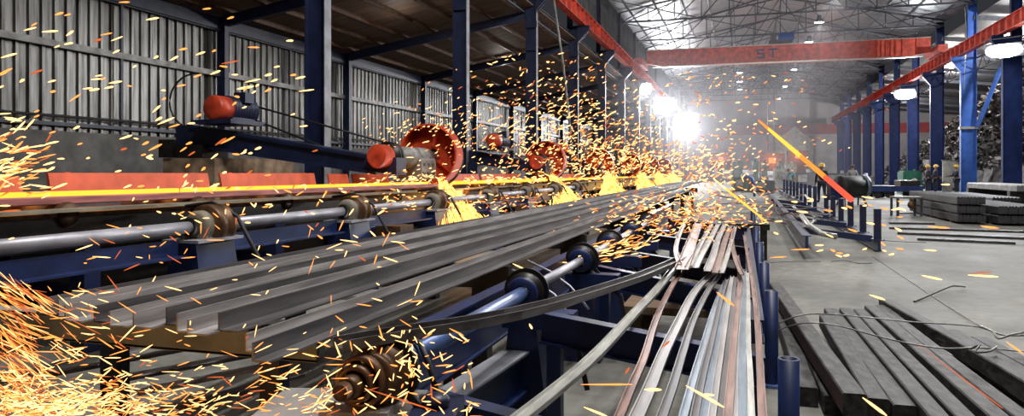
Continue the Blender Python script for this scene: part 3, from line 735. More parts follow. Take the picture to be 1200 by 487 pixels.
# ---- strips piled against the posts
def strip_pts(px, lift=0.0):
    out = []
    for p in px:
        z = .62
        for _ in range(4):
            v = at_z(p[0], p[1], z); z = .585-.13*v.x+lift+(p[2] if len(p) > 2 else 0)
        out.append(at_z(p[0], p[1], z))
    # refine as a smooth curve
    n = len(out); res = []
    for i in range(n-1):
        p0, p1, p2, p3 = out[max(i-1,0)], out[i], out[i+1], out[min(i+2,n-1)]
        for k in range(6):
            t = k/6
            res.append(.5*((2*p1)+(p2-p0)*t+(2*p0-5*p1+4*p2-p3)*t*t+(3*p1-p0-3*p2+p3)*t**3))
    res.append(out[-1]); return res
def flat_sec(w, t=.004, lip=.012):
    """flat strip with small turned up edges"""
    return [(-w/2,0),(w/2,0),(w/2,lip),(w/2-t,lip),(w/2-t,t),(-w/2+t,t),(-w/2+t,lip),(-w/2,lip)]
def strip(px, w, mt, label, lift=0.0, lip=.012, roll=0.0):
    pts = strip_pts(px, lift); n = len(pts)
    w *= .84; m = M(); m.sweep(flat_sec(w, .005, lip), pts, rolls=[roll*(.4+.6*sin(i/n*4)) for i in range(n)])
    solo('steel_strip', m, mt, label, 'steel strip', 'loose steel strips against the blue posts')
LOW = [
 ([(797,306),(772,338),(745,367),(700,416),(655,456),(600,500)],.07,steel_p,'pale shiny steel strip lying lowest across the collecting bed, farthest from the blue posts',.012,.018),
 ([(803,310),(783,345),(768,378),(755,420),(740,455),(722,500)],.042,steel_r,'pinkish steel strip second from the pale shiny strip',.012,.014),
 ([(838,318),(815,342),(795,380),(778,415),(760,460),(742,500)],.062,steel,'grey strip with bluish edge third in the fan of loose strips',.012,.016),
 ([(843,322),(828,345),(812,378),(800,415),(788,455),(772,500)],.045,steel_d,'dark grey strip fourth in the fan of loose strips',.016,.014),
 ([(850,330),(838,360),(826,400),(814,440),(798,500)],.038,steel_b,'bluish strip at the start of the dense bundle',.012,.012),
 ([(852,328),(843,360),(834,400),(824,440),(812,500)],.036,steel_d,'dark strip second in the dense bundle',.022,.016),
 ([(856,328),(849,360),(842,400),(834,440),(824,500)],.038,steel_b,'bluish strip third in the dense bundle',.014,.012),
 ([(858,325),(853,360),(847,400),(841,440),(833,500)],.034,steel,'grey strip fourth in the dense bundle',.026,.016),
 ([(862,325),(858,360),(853,400),(849,440),(842,500)],.036,steel_d,'dark strip fifth in the dense bundle',.016,.012),
 ([(864,300),(867,330),(864,360),(860,400),(857,440),(852,500)],.040,steel_r,'brownish strip on top of the dense bundle',.034,.016),
 ([(868,322),(866,360),(863,400),(861,440),(860,500)],.034,steel,'grey strip seventh in the dense bundle',.018,.012),
 ([(873,318),(872,350),(870,400),(870,440),(871,500)],.04,steel_b,'blued strip beside the brown edge strip',.02,.014),
 ([(876,320),(877,350),(877,400),(879,440),(881,500)],.03,steel_p,'thin pale strip inside the brown edge strip',.028,.012),
 ([(872,276),(876,300),(882,332),(886,365),(889,400),(891,440),(894,500)],.038,steel_r,'brown pink edge strip lying against the blue posts',.034,.018),
]
for a in LOW: strip(a[0], a[1], a[2], a[3], a[4], a[5])
UPP = [
 ([(802,262),(795,280),(792,295),(796,310)],.05,steel_r,'short curved pinkish strip end above the pale strip'),
 ([(819,262),(812,280),(805,300),(799,316)],.13,steel_r,'wide pink brown strip in the upper layer'),
 ([(834,264),(824,282),(814,300),(806,314)],.06,steel,'grey strip beside the wide pink one in the upper layer'),
 ([(842,263),(833,280),(823,298),(815,314)],.07,steel_p,'pale strip in the middle of the upper layer'),
 ([(850,263),(842,280),(836,300),(829,318)],.075,steel,'grey channel like strip in the upper layer past the pale one'),
 ([(856,265),(850,282),(844,302),(838,320)],.07,steel_r,'brownish strip in the upper layer beside the forked ends'),
 ([(862,266),(857,284),(852,302),(846,320)],.05,steel_p,'pale narrow strip end in the upper layer'),
 ([(859,268),(858,285),(862,305),(869,322)],.05,steel_r,'brownish strip crossing to the blue posts from the upper layer'),
]
for a in UPP: strip(a[0], a[1], a[2], a[3], .085, .02)
# curved channel lying across the pulleys
pp = [(396,409),(450,399),(500,391),(550,383),(600,373),(650,360),(700,344),(750,327),(782,313),(800,304)]
zz = [.90,.905,.91,.91,.90,.87,.82,.77,.72,.70]
pts = [at_z(p[0],p[1],z) for p,z in zip(pp,zz)]
m = M(); m.sweep([(-.045,0),(.045,0),(.045,.035),(.037,.035),(.037,.008),(-.037,.008),(-.037,.035),(-.045,.035)], pts)
solo('bent_channel', m, steel_d, 'long bent dark steel channel lying across the pulleys and the loose strips', 'steel channel')

# ---- blue posts beside the strips
for i, (y, h) in enumerate(((3.52,.66),(5.46,.66),(7.1,.66),(8.9,.68),(10.8,.72),(13.4,.8))):
    t = thing('blue_post', f'blue round pipe post beside the loose strips, {ORD[i]} from the camera', 'post', (.205,y,0), 'blue posts beside the loose strips')
    m = M(); r = .046; m.lathe([(r,0),(r,h),(r,h),(r-.009,h),(r-.009,h),(r-.009,h-.25),(.001,h-.25)], (.205,y,0), (0,0,1), 28); obj('pipe', m, blue, t)
    m = M(); m.box(.12,.29,y-.085,y+.085,0,.018); obj('foot_plate', m, shaft_blue, t)
m = M(); m.sweep(isec(.16,.1,.012,.05), [(.10,5.2,.42),(.10,16,.48)])
solo('post_rail', m, navy, 'dark blue rail joining the blue posts behind the strips', 'rail')

# ---- bars and boxes lying low under the sparks at the camera end
for i, (pa, pb, z, w, mt) in enumerate((((118,450),(330,410),.42,.09,steel_d),((160,462),(345,424),.42,.07,steel),((210,480),(352,440),.42,.08,steel_d),((60,440),(250,404),.44,.06,steel_d))):
    m = M(); m.sweep(rect(w,.02,.003), [at_z(*pa,z), at_z(*pb,z)])
    solo('loose_flat_bar', m, mt, f'dark flat bar lying under the spark shower, {ORD[i]} of four', 'flat bar', 'flat bars under the spark shower')
m = M(); m.box(-2.35,-1.62,2.05,2.72,0,.40); m.box(-2.4,-1.58,2.0,2.1,.3,.405); solo('steel_trough', m, brown_m, 'brown steel trough below the free ends of the angles', 'trough')
m = M(); m.box(-3.6,-2.6,2.2,2.7,0,.30); m.box(-3.62,-2.58,2.18,2.24,.22,.31); solo('scrap_box', m, grease, 'dark scrap box on the floor in the spark shower', 'box')
# ================================================================== the yard on the right: billets, rack, stacks, machines, workers
# ---- square billets on the floor
def billet(a, b, ztop, w, h, mt, label, bow=.0):
    """a, b: pixel of the far and the near end of the top face's middle"""
    A, B = at_z(*a, ztop), at_z(*b, ztop)
    n = 6; side = (B-A).cross(UP).normalized(); pts = [A+(B-A)*(k/n)+side*(bow*sin(pi*k/n)) for k in range(n+1)]
    m = M(); m.sweep(rect(w, h, .008, -h), pts)
    return solo('steel_billet', m, mt, label, 'billet', 'square billets on the floor')
def billet_w(xa, ya, xb, yb, ztop, w, h, mt, label, bow=0.0):
    n = 6; A, B = Vector((xa,ya,ztop)), Vector((xb,yb,ztop)); side = (B-A).cross(UP).normalized()
    m = M(); m.sweep(rect(w, h, .008, -h), [A+(B-A)*(k/n)+side*(bow*sin(pi*k/n)) for k in range(n+1)])
    if mt is maroon_m:
        for fi, f in enumerate(m.f):
            p = [Vector(m.v[j]) for j in f[:3]]; nn = (p[1]-p[0]).cross(p[2]-p[0])
            if nn.length and abs(nn.normalized().x) < .8: m.mi[fi] = 1
        mt = [maroon_m, billet_m]
    return solo('steel_billet', m, mt, label, 'billet', 'square billets on the floor')
HB_, = (.115,)
billet_w(.36,9.0, .41,5.03, .125, .118, .12, billet_m, 'dark billet lying on the floor right behind the blue posts')
billet_w(.44,8.9, .545,4.88, .125, .118, .12, billet_m, 'low dark billet between the blue posts and the maroon billet')
billet_w(.355,8.6, .60,4.45, .27, .125, .125, maroon_m, 'maroon sided billet on top, beside the low dark ones')
billet_w(.72,7.05, .735,4.55, .225, .115, .115, billet_m, 'short billet with its end just past the maroon one')
billet_w(.80,7.45, .86,4.50, .215, .118, .118, billet_m, 'billet ending level with the short one, next in the row')
billet_w(.92,7.40, 1.01,2.7, .235, .106, .12, billet_m, 'long billet running towards the camera, first past the two short ends')
billet_w(1.05,7.50, 1.17,2.6, .215, .106, .12, billet_m, 'long billet with scaly top, second past the two short ends')
billet_w(1.16,7.60, 1.34,2.6, .235, .106, .12, billet_m, 'long billet with scaly top, third past the two short ends')
billet_w(1.27,7.75, 1.52,2.6, .22, .106, .12, billet_m, 'long bowed billet with an orange glint line, fourth past the two short ends', .02)
billet_w(1.33,7.90, 1.78,2.8, .255, .106, .12, billet_m, 'long billet curving away, fifth past the two short ends', -.07)
billet_w(1.62,6.75, 1.95,3.0, .215, .125, .125, billet_m, 'dusty billet beyond the wire knots')
billet_w(1.78,6.60, 2.12,3.0, .20, .125, .12, billet_m, 'outermost dusty billet of the pile')
for i, (xa, xb, y) in enumerate(((.45,2.1,4.95),(.7,2.1,6.3),(.30,.95,4.25))):
    m = M(); m.box(xa, xb, y-.06, y+.06, 0, .095 if i else .0951)
    if i == 0: m = M(); m.box(.66, 2.1, y-.06, y+.06, 0, .1)
    if i == 2: m = M(); m.box(.40,1.3,4.02,4.22,0,.03); m.box(.55,1.5,3.72,3.9,0,.03)
    solo('dunnage_timber', m, wood_m if i < 2 else concrete, ('timber bearer under the near ends of the billets','timber bearer under the far ends of the billets','pale plank scraps on the floor before the billet ends')[i], 'timber')
# binding wires
def wire(px, zs, r, label, name='binding_wire'):
    pts = [at_z(p[0],p[1],z) for p, z in zip(px, zs)]; fine = []
    n = len(pts)
    for i in range(n-1):
        p0,p1,p2,p3 = pts[max(i-1,0)],pts[i],pts[i+1],pts[min(i+2,n-1)]
        for k in range(5):
            t = k/5; fine.append(.5*((2*p1)+(p2-p0)*t+(2*p0-5*p1+4*p2-p3)*t*t+(3*p1-p0-3*p2+p3)*t**3))
    fine.append(pts[-1])
    m = M(); m.tube(fine, r, 6); return m, label, name
for w_ in (wire([(905,382),(925,373),(945,368),(975,368),(1020,372),(1070,377),(1120,380),(1148,383),(1175,392),(1200,393)], [.20,.28,.32,.31,.30,.30,.29,.29,.28,.28], .006, 'upper of two wires binding the billets, ending in a twisted knot'),
           wire([(905,389),(928,381),(952,378),(985,382),(1030,394),(1070,403),(1110,408),(1145,407),(1172,409),(1205,412)], [.18,.26,.31,.30,.29,.29,.29,.29,.28,.28], .006, 'lower of two wires binding the billets'),
           wire([(1150,382),(1163,388),(1170,396),(1185,392),(1200,389)], [.30,.32,.30,.31,.30], .008, 'twisted wire knot on the dusty billets', 'wire_knot'),
           wire([(1138,408),(1148,404),(1143,412),(1160,411),(1168,406)], [.29,.33,.29,.31,.3], .008, 'twisted wire end beside the glint line billet', 'wire_knot'),
           wire([(1071,353),(1082,349),(1112,336),(1122,335),(1131,336)], [.01,.02,.06,.06,.02], .009, 'bent hooked rod lying on the floor behind the billets', 'bent_rod'),
           wire([(1022,300),(1060,325),(1105,355),(1150,383)], [.005,.005,.005,.02], .004, 'thin straight wire stretched over the floor to the billets', 'floor_wire'),
           wire([(974,306),(990,305),(1005,308),(1022,308)], [.01,.03,.01,.01], .006, 'short twisted wire piece on the open floor', 'floor_wire'),
           wire([(895,308),(930,306),(962,306)], [.005,.005,.005], .004, 'thin wire lying on the floor beyond the blue posts', 'floor_wire'),
           wire([(1000,276),(1030,281),(1060,283),(1085,284)], [.005,.005,.005,.005], .007, 'thin dark rod on the floor beside the post rack', 'floor_wire')):
    solo(w_[2], w_[0], wire_p if w_[2] in ('binding_wire','wire_knot') else wire_m, w_[1], 'wire')

# ---- rack of posts
XK = 2.42
m = M(); m.sweep(isec(.2,.14,.014,.05), [(XK,14.9,.12),(XK,52,.12)]); solo('rack_sill', m, navy, 'long dark blue sill beam carrying the row of short posts', 'beam')
m = M(); m.sweep(isec(.22,.14,.014,.05), [(1.05,13.2,.3),(1.35,40,.3)]); solo('rack_side_beam', m, navy, 'dark blue beam of the post rack on the strip side', 'beam')
ys = [15.1, 16.8, 18.6, 20.3, 22, 23.7, 27.2, 29.2, 31.2, 33.2, 35.4, 37.6, 40, 43, 46]
for i, y in enumerate(ys):
    m = M(); m.sweep(rect(.12,.12,.015,-.06), [(XK,y,.22),(XK,y,.78 if i < 6 else .95)], up=Vector((0,1,0)))
    m.box(XK-.11,XK+.11,y-.1,y+.1,.2,.225)
    solo('rack_post', m, navy if i < 6 else blue, f'short {"navy" if i < 6 else "blue"} post of the row on the open floor, {ORD[i]} from the camera', 'post', 'short posts of the rack')
for i, y in enumerate((15.4, 18.9, 22.4, 26, 30)):
    m = M(); m.bar((1.12,y,.34),(XK-.05,y,.2),.1,.12); solo('rack_crossbar', m, navy, f'dark cross bar of the post rack, {ORD[i]} from the camera', 'crossbar', 'cross bars of the post rack')
q = random.Random(5)
for i in range(26):
    a = at_z(q.uniform(842, 955), q.uniform(222, 262), .42); l = q.uniform(.8, 2.4); an = q.gauss(1.9, .5)
    d = Vector((cos(an), sin(an), 0)); bend = q.uniform(-.25, .25)
    side = d.cross(UP); pts = [a+d*(l*(k/5-.5))+side*(bend*sin(pi*k/5))+UP*(.05*sin(k*1.3+i)+.07*(i%3)) for k in range(6)]
    m = M(); m.sweep(flat_sec(q.uniform(.06,.12), .006, .02), pts)
    solo('crop_strip', m, (steel_p, steel, steel_r, pipe_m)[i % 4], 'short bent steel crop strip heaped past the far ends of the loose strips', 'steel strip', 'bent crop strips past the loose strips')
m = M(); m.tube([at_z(939,252,.55),at_z(948,264,.5),at_z(962,273,.42),at_z(980,277,.36)],.05,8); solo('curved_strip', m, steel_p, 'pale curved strip hanging over the rack side beam', 'steel strip')
m = M(); m.box(-1.0,.42,13.0,13.3,0,.5); m.box(-1.1,.46,12.95,13.35,.5,.6); solo('stop_beam', m, grease, 'dark stop beam at the spark covered far ends of the loose strips', 'beam')

# ---- stacks of steel bars
def bar_sec(w, h): return [(-w/2,0),(w/2,0),(w/2,h-.035),(0,h),(-w/2,h-.035)]
def stack(x0, nb, w, y0, y1, layers, h, gap, cnt, z0=.06):
    for l in range(layers):
        z = z0+l*(h+gap)
        for b in range(nb):
            x = x0+w*(b+.5); dy = q.uniform(-.05, .05)
            m = M(); m.sweep(bar_sec(w*.97, h), [(x,y0+dy,z),(x,y1+dy,z)])
            solo('stacked_bar', m, stack_m, f'dark ridged steel bar in {("bottom","middle","top")[l if layers == 3 else l]} layer of the {cnt}', 'steel bar', f'dark bars in layer {l+1} of the {cnt}')
        if l < layers-1 or layers == 2:
            pass
    for l in range(layers):
        for yy in (y0+.7, y1-.7, (y0+y1)/2):
            z = z0+l*(h+gap)
            m = M(); m.box(x0, x0+w*nb, yy-.04, yy+.04, z-gap if l else 0, z)
            solo('stack_batten', m, wood_m, f'thin timber batten between the layers of the {cnt}', 'batten', f'battens of the {cnt}')
stack(5.75, 9, .078, 23.3, 29.4, 3, .215, .03, 'three layer bar stack')
stack(6.62, 14, .078, 22.9, 28.0, 2, .225, .03, 'two layer bar stack beside it')
m = M(); m.box(7.9,8.1,23.5,29,0,.05); 
for i in range(10):
    x = 9.3+i*.11
    m = M(); m.sweep(bar_sec(.105,.22), [(x,30.0,.75),(x,36,.75)]); solo('stacked_bar', m, girt_m, 'pale grey bar on the raised stack behind the dark stacks', 'steel bar', 'pale bars on the raised stack')
for yy in (30.2, 35.2):
    m = M(); m.box(9.1,10.5,yy,yy+.3,0,.75); solo('stack_bearer', m, grease, 'dark bearer under the raised pale bar stack', 'bearer', 'bearers under the raised pale stack')
for i in range(8):
    x = 7.7+i*.1
    m = M(); m.sweep(bar_sec(.095,.12), [(x,27.0,.52),(x,33,.52)]); solo('stacked_bar', m, stack_m, 'dark bar on the low stack between the two layer stack and the pale one', 'steel bar', 'dark bars on the low stack')
for yy in (28.3, 32.0):
    m = M(); m.box(7.6,8.5,yy,yy+.2,0,.52); solo('stack_bearer', m, grease, 'dark bearer under the low bar stack', 'bearer', 'bearers under the low bar stack')
for i, (a, b, w) in enumerate((((1042,268),(1215,273),.12),((1052,274),(1215,281),.14),((1075,281),(1190,286),.16),((1042,262),(1095,263),.1))):
    m = M(); m.sweep(rect(w,.05,.008), [at_z(*a,.0),at_z(*b,.0)]); solo('floor_bar', m, stack_m, f'dark bar lying loose on the floor before the bar stacks, {ORD[i]} of four', 'steel bar', 'loose bars before the bar stacks')

# ---- small steel table with a hook
c = at_z(1062, 253, 0); t = thing('work_stand', 'small steel stand with a dark hook block beside the bar stacks', 'stand', c)
def L4(c, deg): return Matrix.Translation(c) @ Matrix.Rotation(radians(deg), 4, 'Z')
T = L4(c, 17)
m = M(); m.box(-.42,.42,-.25,.25,.58,.64,T); obj('stand_top', m, girt_m, t)
for sx in (-.38,.38):
    for sy in (-.2,.2):
        m = M(); m.box(sx-.03,sx+.03,sy-.03,sy+.03,0,.58,T); obj('leg', m, truss_m, t)
m = M(); m.box(-.38,.38,-.22,-.18,.08,.12,T); obj('crossbar', m, truss_m, t)
m = M(); m.ball(T @ Vector((.02,-.3,.38)),.13,14,9,(1,.7,1)); m.tube([T @ Vector((.02,-.3,.5)),T @ Vector((.02,-.28,.6))],.03,8); obj('hook_block', m, brown_m, t)

# ---- drum on legs, blue trolley, machines
c = at_z(998, 241, 0); t = thing('wire_drum', 'black wire drum with pale blue end ring on a legged stand', 'drum', c); T = L4(c, 17)
cz = Vector((0,0,.80)); ax = T.to_3x3() @ Vector((1,.25,0)).normalized()
m = M(); m.lathe([(.001,-.6),(.44,-.6),(.46,-.55),(.46,.45),(.44,.46)], c+cz, ax, 36); obj('drum_body', m, rubber, t)
m = M(); m.lathe([(.3,.44),(.46,.44),(.50,.47),(.50,.60),(.46,.62),(.38,.62),(.38,.5),(.3,.5)], c+cz, ax, 36); obj('end_ring', m, steel_b, t)
for sx in (-.45,.45):
    for sy in (-.4,.4):
        m = M(); m.bar(T @ Vector((sx*.8,sy*.4,.5)), T @ Vector((sx,sy,0)), .06,.06); obj('leg', m, truss_m, t)
m = M(); m.box(-.5,.5,-.2,.2,.34,.42,T); obj('cradle', m, truss_m, t)
m = M(); m.box(-1.0,-.62,-.3,.1,.25,.95,T); obj('blue_side_case', m, blue, t)

c = at_z(1047, 232, 0); t = thing('blue_trolley', 'low blue flat trolley with rubber wheels behind the wire drum', 'trolley', c); T = L4(c, 12)
m = M(); m.box(-1.75,1.35,-.6,.6,.50,.66,T); m.box(-1.75,-1.68,-.62,.62,.40,.80,T); obj('platform', m, blue, t)
m = M(); m.box(-1.6,1.2,-.66,-.60,.36,.62,T); obj('side_rail', m, blue, t)
for sx in (-1.0,-.4,.9):
    m = M(); m.drum(T @ Vector((sx,-.5,.26)), T.to_3x3() @ Vector((0,1,0)), .25,.16,24); obj('wheel', m, rubber, t)
    m = M(); m.drum(T @ Vector((sx,.5,.26)), T.to_3x3() @ Vector((0,1,0)), .25,.16,24); obj('wheel', m, rubber, t)
m = M(); m.box(.2,1.2,-.4,.4,.66,.95,T); obj('load', m, grease, t)

c = at_z(1066, 226, 0); t = thing('gear_case', 'green ribbed gear case standing behind the blue trolley', 'machine', c); T = L4(c, 10)
m = M(); m.box(-.62,.62,-.5,.5,0,.75,T); obj('lower_case', m, green_m, t)
m = M(); m.box(-.58,.58,-.46,.46,.83,1.38,T); m.box(-.5,.45,-.4,.4,1.38,1.46,T); obj('upper_case', m, green_m, t)
m = M(); m.box(-.70,.70,-.56,.56,.75,.83,T); obj('flange', m, green_m, t)
for sx in (-.35, .3):
    m = M(); m.box(sx-.05,sx+.05,-.53,-.46,.1,1.36,T); obj('rib', m, green_m, t)
m = M(); m.drum(T @ Vector((.08,-.52,.85)), T.to_3x3() @ Vector((0,1,0)), .14,.1,20); obj('bearing_cap', m, steel_p, t)
m = M(); m.tube([T @ Vector((-.3,0,1.46)),T @ Vector((-.3,0,1.75))],.07,10); obj('breather', m, green_d, t); m = M(); m.tube([T @ Vector((.3,0,1.44)),T @ Vector((.3,0,1.56))],.08,10); obj('breather', m, green_d, t)

c = at_z(1119, 224, 0); t = thing('notice_board', 'big pale blank board standing behind the workers', 'board', c); T = L4(c, 14)
m = M(); m.box(-.85,.85,-.03,.03,.25,2.15,T); obj('board', m, white_m, t)
m = M(); m.box(-.8,-.72,.03,.1,0,2.1,T); m.box(.72,.8,.03,.1,0,2.1,T); m.box(-.88,.88,-.045,.045,2.13,2.2,T); obj('frame', m, girt_m, t)
c = at_z(1168, 218, 0); t = thing('brown_cabinet', 'red brown cabinet beside the navy column at the scrap heap', 'cabinet', c); T = L4(c, 12)
m = M(); m.box(-.4,.4,-.35,.35,.1,1.7,T); obj('cabinet_body', m, maroon_m, t)
m = M(); m.box(-.36,.36,-.37,-.35,.15,1.65,T); d = obj('cabinet_door', m, plate_red, t)
m = M(); m.box(.2,.3,-.39,-.37,.95,1.1,T); obj('door_plate', m, white_m, d)
m = M(); m.box(-.36,-.28,-.3,-.22,0,.1,T); m.box(.28,.36,-.3,-.22,0,.1,T); m.box(-.36,.36,.2,.3,0,.1,T); obj('feet', m, grease, t)
m = M(); m.ball(at_z(1147,219,0)+UP*.2,.75,16,8,(1.2,.8,.7)); solo('pale_sack', m, cream, 'pale sack lying at the foot of the scrap heap', 'sack')

# rolling stands far down the hall
def mill_stand(px, zc_, s, label, mt):
    c = at_z(px, HZ+F*EYE/zc_, 0); t = thing('mill_stand', label, 'machine', c, 'rolling stands far down the hall'); T = L4(c, 8) @ Matrix.Scale(s, 4)
    for x in (-.9, .9):
        m = M(); m.box(x-.25,x+.25,-.6,-.25,0,2.6,T); m.box(x-.25,x+.25,.25,.6,0,2.6,T); m.box(x-.3,x+.3,-.65,.65,2.4,2.9,T); m.box(x-.35,x+.35,-.7,.7,0,.3,T); obj('housing', m, mt, t)
    for z in (1.0, 1.6):
        m = M(); m.drum(T @ Vector((0,0,z)), T.to_3x3() @ Vector((1,0,0)), .28*s, 1.4*s, 20); obj('roll', m, steel, t)
    m = M(); m.tube([T @ Vector((-.9,0,2.9)),T @ Vector((-.9,0,3.4))],.1*s,8); m.tube([T @ Vector((.9,0,2.9)),T @ Vector((.9,0,3.4))],.1*s,8); obj('screw', m, steel_d, t)
    m = M(); m.box(1.2,2.6,-.4,.4,0,.9,T); m.drum(T @ Vector((1.95,0,1.2)), T.to_3x3() @ Vector((1,0,0)), .45*s, 1.3*s, 22); obj('drive_motor', m, mt, t)
mill_stand(852, 78, .8, 'green rolling stand by the furnace glow, far down the hall', green_d)
mill_stand(876, 70, .8, 'grey green rolling stand with motor, next to the furnace glow stand', green_d)
mill_stand(905, 66, .75, 'dull rolling stand under the hanging chains', green_d)
mill_stand(842, 95, .9, 'farthest rolling stand by the huge glare', dark_sheet)
for i, (px, zc_, w, h, d, mt, label) in enumerate(((868,52,1.1,1.0,.8,green_d,'low green machine box behind the bent crop strips'),(893,50,1.5,.8,.8,dark_sheet,'low dark machine box beside the bent pipe'),(915,55,1.0,1.6,.6,grey_m,'tall grey cabinet before the worker in turquoise'),(942,62,1.6,1.3,.9,dark_sheet,'dark machine box behind the worker in turquoise'),(925,70,1.2,2.1,.5,cream,'pale upright panel behind the rolling stands'),(980,70,2.6,1.2,1.,dark_sheet,'dark bench behind the wire drum'),(1010,60,1.6,1.0,.8,scrap_l,'heap coloured crate behind the blue trolley'))):
    c = at_z(px, HZ+F*EYE/zc_, 0); t = thing('machine_box', label, 'machine', c); T = L4(c, 9)
    m = M(); m.box(-w/2,w/2,-d/2,d/2,.12,h,T); obj('casing', m, mt, t)
    m = M(); m.box(-w/2-.05,w/2+.05,-d/2-.05,d/2+.05,0,.12,T); obj('plinth', m, grease, t)
    m = M(); m.box(-w*.35,w*.1,-d/2-.02,-d/2,h*.4,h*.85,T); obj('hatch', m, girt_m, t)
    m = M(); m.drum(T @ Vector((w*.2,0,h+.12)),(0,0,1),.14,.25,16); obj('cap_pipe', m, steel_d, t)
m = M(); m.tube([at_d(884,236,42),at_d(884,216,42),at_d(881,209,42),at_d(874,206,42),at_d(868,207,42)],.09,12); solo('bent_pipe', m, shaft_blue, 'blue grey bent pipe rising past the crop strips', 'pipe')
# furnace mouths glowing far away
for i, (px, py, zc_, s) in enumerate(((845,186,96,.28),(905,188,80,.36),(935,183,100,.32))):
    c = at_d(px, py, zc_); t = thing('furnace_mouth', ('glowing furnace mouth near the huge glare','glowing ladle opening under the hanging chains','glowing opening beside the pale shed door')[i], 'furnace', (c.x,c.y,0))
    m = M(); m.box(c.x-1.3,c.x+1.3,c.y+.1,c.y+2,0,c.z+.8); obj('furnace_body', m, brown_m, t)
    m = M(); m.box(c.x-s,c.x+s,c.y+.04,c.y+.1,c.z-s*.8,c.z+s*.8); obj('glowing_opening', m, furnace_e, t)
    l = bpy.data.lights.new('furnace_light','POINT'); l.energy = 150; l.color = (1,.25,.15); l.shadow_soft_size = .5
    o = link(bpy.data.objects.new('furnace_light', l)); o.parent = t; o.location = (0,-1.2,c.z)
for i, px in enumerate((900, 907)):
    m = M(); m.tube([at_d(px,100,80),at_d(px,178,80)],.06,6); solo('hanging_chain', m, wire_m, f'thin hanging chain above the ladle opening, {ORD[i]} of two', 'chain', 'hanging chains')
# pale shed front at the end wall
m = M(); x0, x1, y = 5.2, 10.6, YE-.25
m.add([(x0,y,2.2),(x1,y,2.2),(x1,y,6.0),((x0+x1)/2,y,8.2),(x0,y,6.0),(x0,y+.2,2.2),(x1,y+.2,2.2),(x1,y+.2,6.0),((x0+x1)/2,y+.2,8.2),(x0,y+.2,6.0)],
      [(0,1,2,3,4),(9,8,7,6,5),(0,5,6,1),(1,6,7,2),(2,7,8,3),(3,8,9,4),(4,9,5,0)])
m.box(x0-.1,x1+.1,y-.02,y+.2,0,2.2)
struct('door_1', m, white_m)

# ---- scrap heap behind the right columns
def heap_z(x, y):
    a = min(1, max(0, (x-14.3)/4.0)); b = min(1, max(0, (y-34)/8))*min(1, max(0, (92-y)/34))
    return 8.2*a**.75*(.35+.65*b)*(1 if y > 34 else 0)
q = random.Random(11); m = M(); nx, ny = 34, 90; vs = []
for j in range(ny+1):
    for i in range(nx+1):
        x = 14.4+i*(16/nx); y = 32+j*(62/ny); z = heap_z(x, y)
        vs.append((x+q.uniform(-.15,.15), y+q.uniform(-.2,.2), max(0, z+q.uniform(-.45,.35)*min(1, z))))
m.add(vs, [(j*(nx+1)+i, j*(nx+1)+i+1, (j+1)*(nx+1)+i+1, (j+1)*(nx+1)+i) for j in range(ny) for i in range(nx)])
for k in range(7500):
    y = q.uniform(36, 90); x = 14.8+q.random()**1.5*13; z = heap_z(x, y)
    if z < .2: continue
    m.cur = 1 if q.random() < .25 else 0
    l, w_ = q.uniform(.1,.6), q.uniform(.04,.22)
    d = Vector((q.gauss(0,1),q.gauss(0,1),q.gauss(0,.7))).normalized(); s_ = d.cross(Vector((q.gauss(0,1),q.gauss(0,1),q.gauss(0,1)))).normalized(); u = d.cross(s_)
    c = Vector((x,y,z+q.uniform(0,.3)))
    m.add([c-d*l-s_*w_, c+d*l-s_*w_, c+d*l+s_*w_+u*w_*.5, c-d*l+s_*w_+u*w_*.5, c-d*l-s_*w_+u*.03, c+d*l-s_*w_+u*.03, c+d*l+s_*w_+u*(w_*.5+.03), c-d*l+s_*w_+u*(w_*.5+.03)],
          [(3,2,1,0),(4,5,6,7),(0,1,5,4),(1,2,6,5),(2,3,7,6),(3,0,4,7)])
solo('scrap_heap', m, [scrap_m, scrap_l], 'tall heap of tangled scrap steel behind the blue columns', 'scrap', kind='stuff')

# ---- workers
def skin_mesh(name, joints, edges, mt, parent, sub=1):
    me = bpy.data.meshes.new(name); names = list(joints)
    me.from_pydata([joints[n][0] for n in names], [(names.index(a), names.index(b)) for a, b in edges], [])
    o = link(bpy.data.objects.new(name, me))
    o.modifiers.new('skin', 'SKIN'); 
    if not me.skin_vertices: 
        import bmesh as _b
        bm = _b.new(); bm.from_mesh(me); bm.verts.layers.skin.verify(); bm.to_mesh(me); bm.free()
    for i, n in enumerate(names):
        r = joints[n][1]; r = r if isinstance(r, tuple) else (r, r)
        me.skin_vertices[0].data[i].radius = r
    me.skin_vertices[0].data[0].use_root = True
    s = o.modifiers.new('sub', 'SUBSURF'); s.levels = sub; s.render_levels = sub
    dg = bpy.context.evaluated_depsgraph_get(); dg.update()
    new = bpy.data.meshes.new_from_object(o.evaluated_get(dg)); o.modifiers.clear(); o.data = new
    new.materials.clear(); new.materials.append(mt)
    for p in new.polygons: p.use_smooth = True
    o.parent = parent
    return o

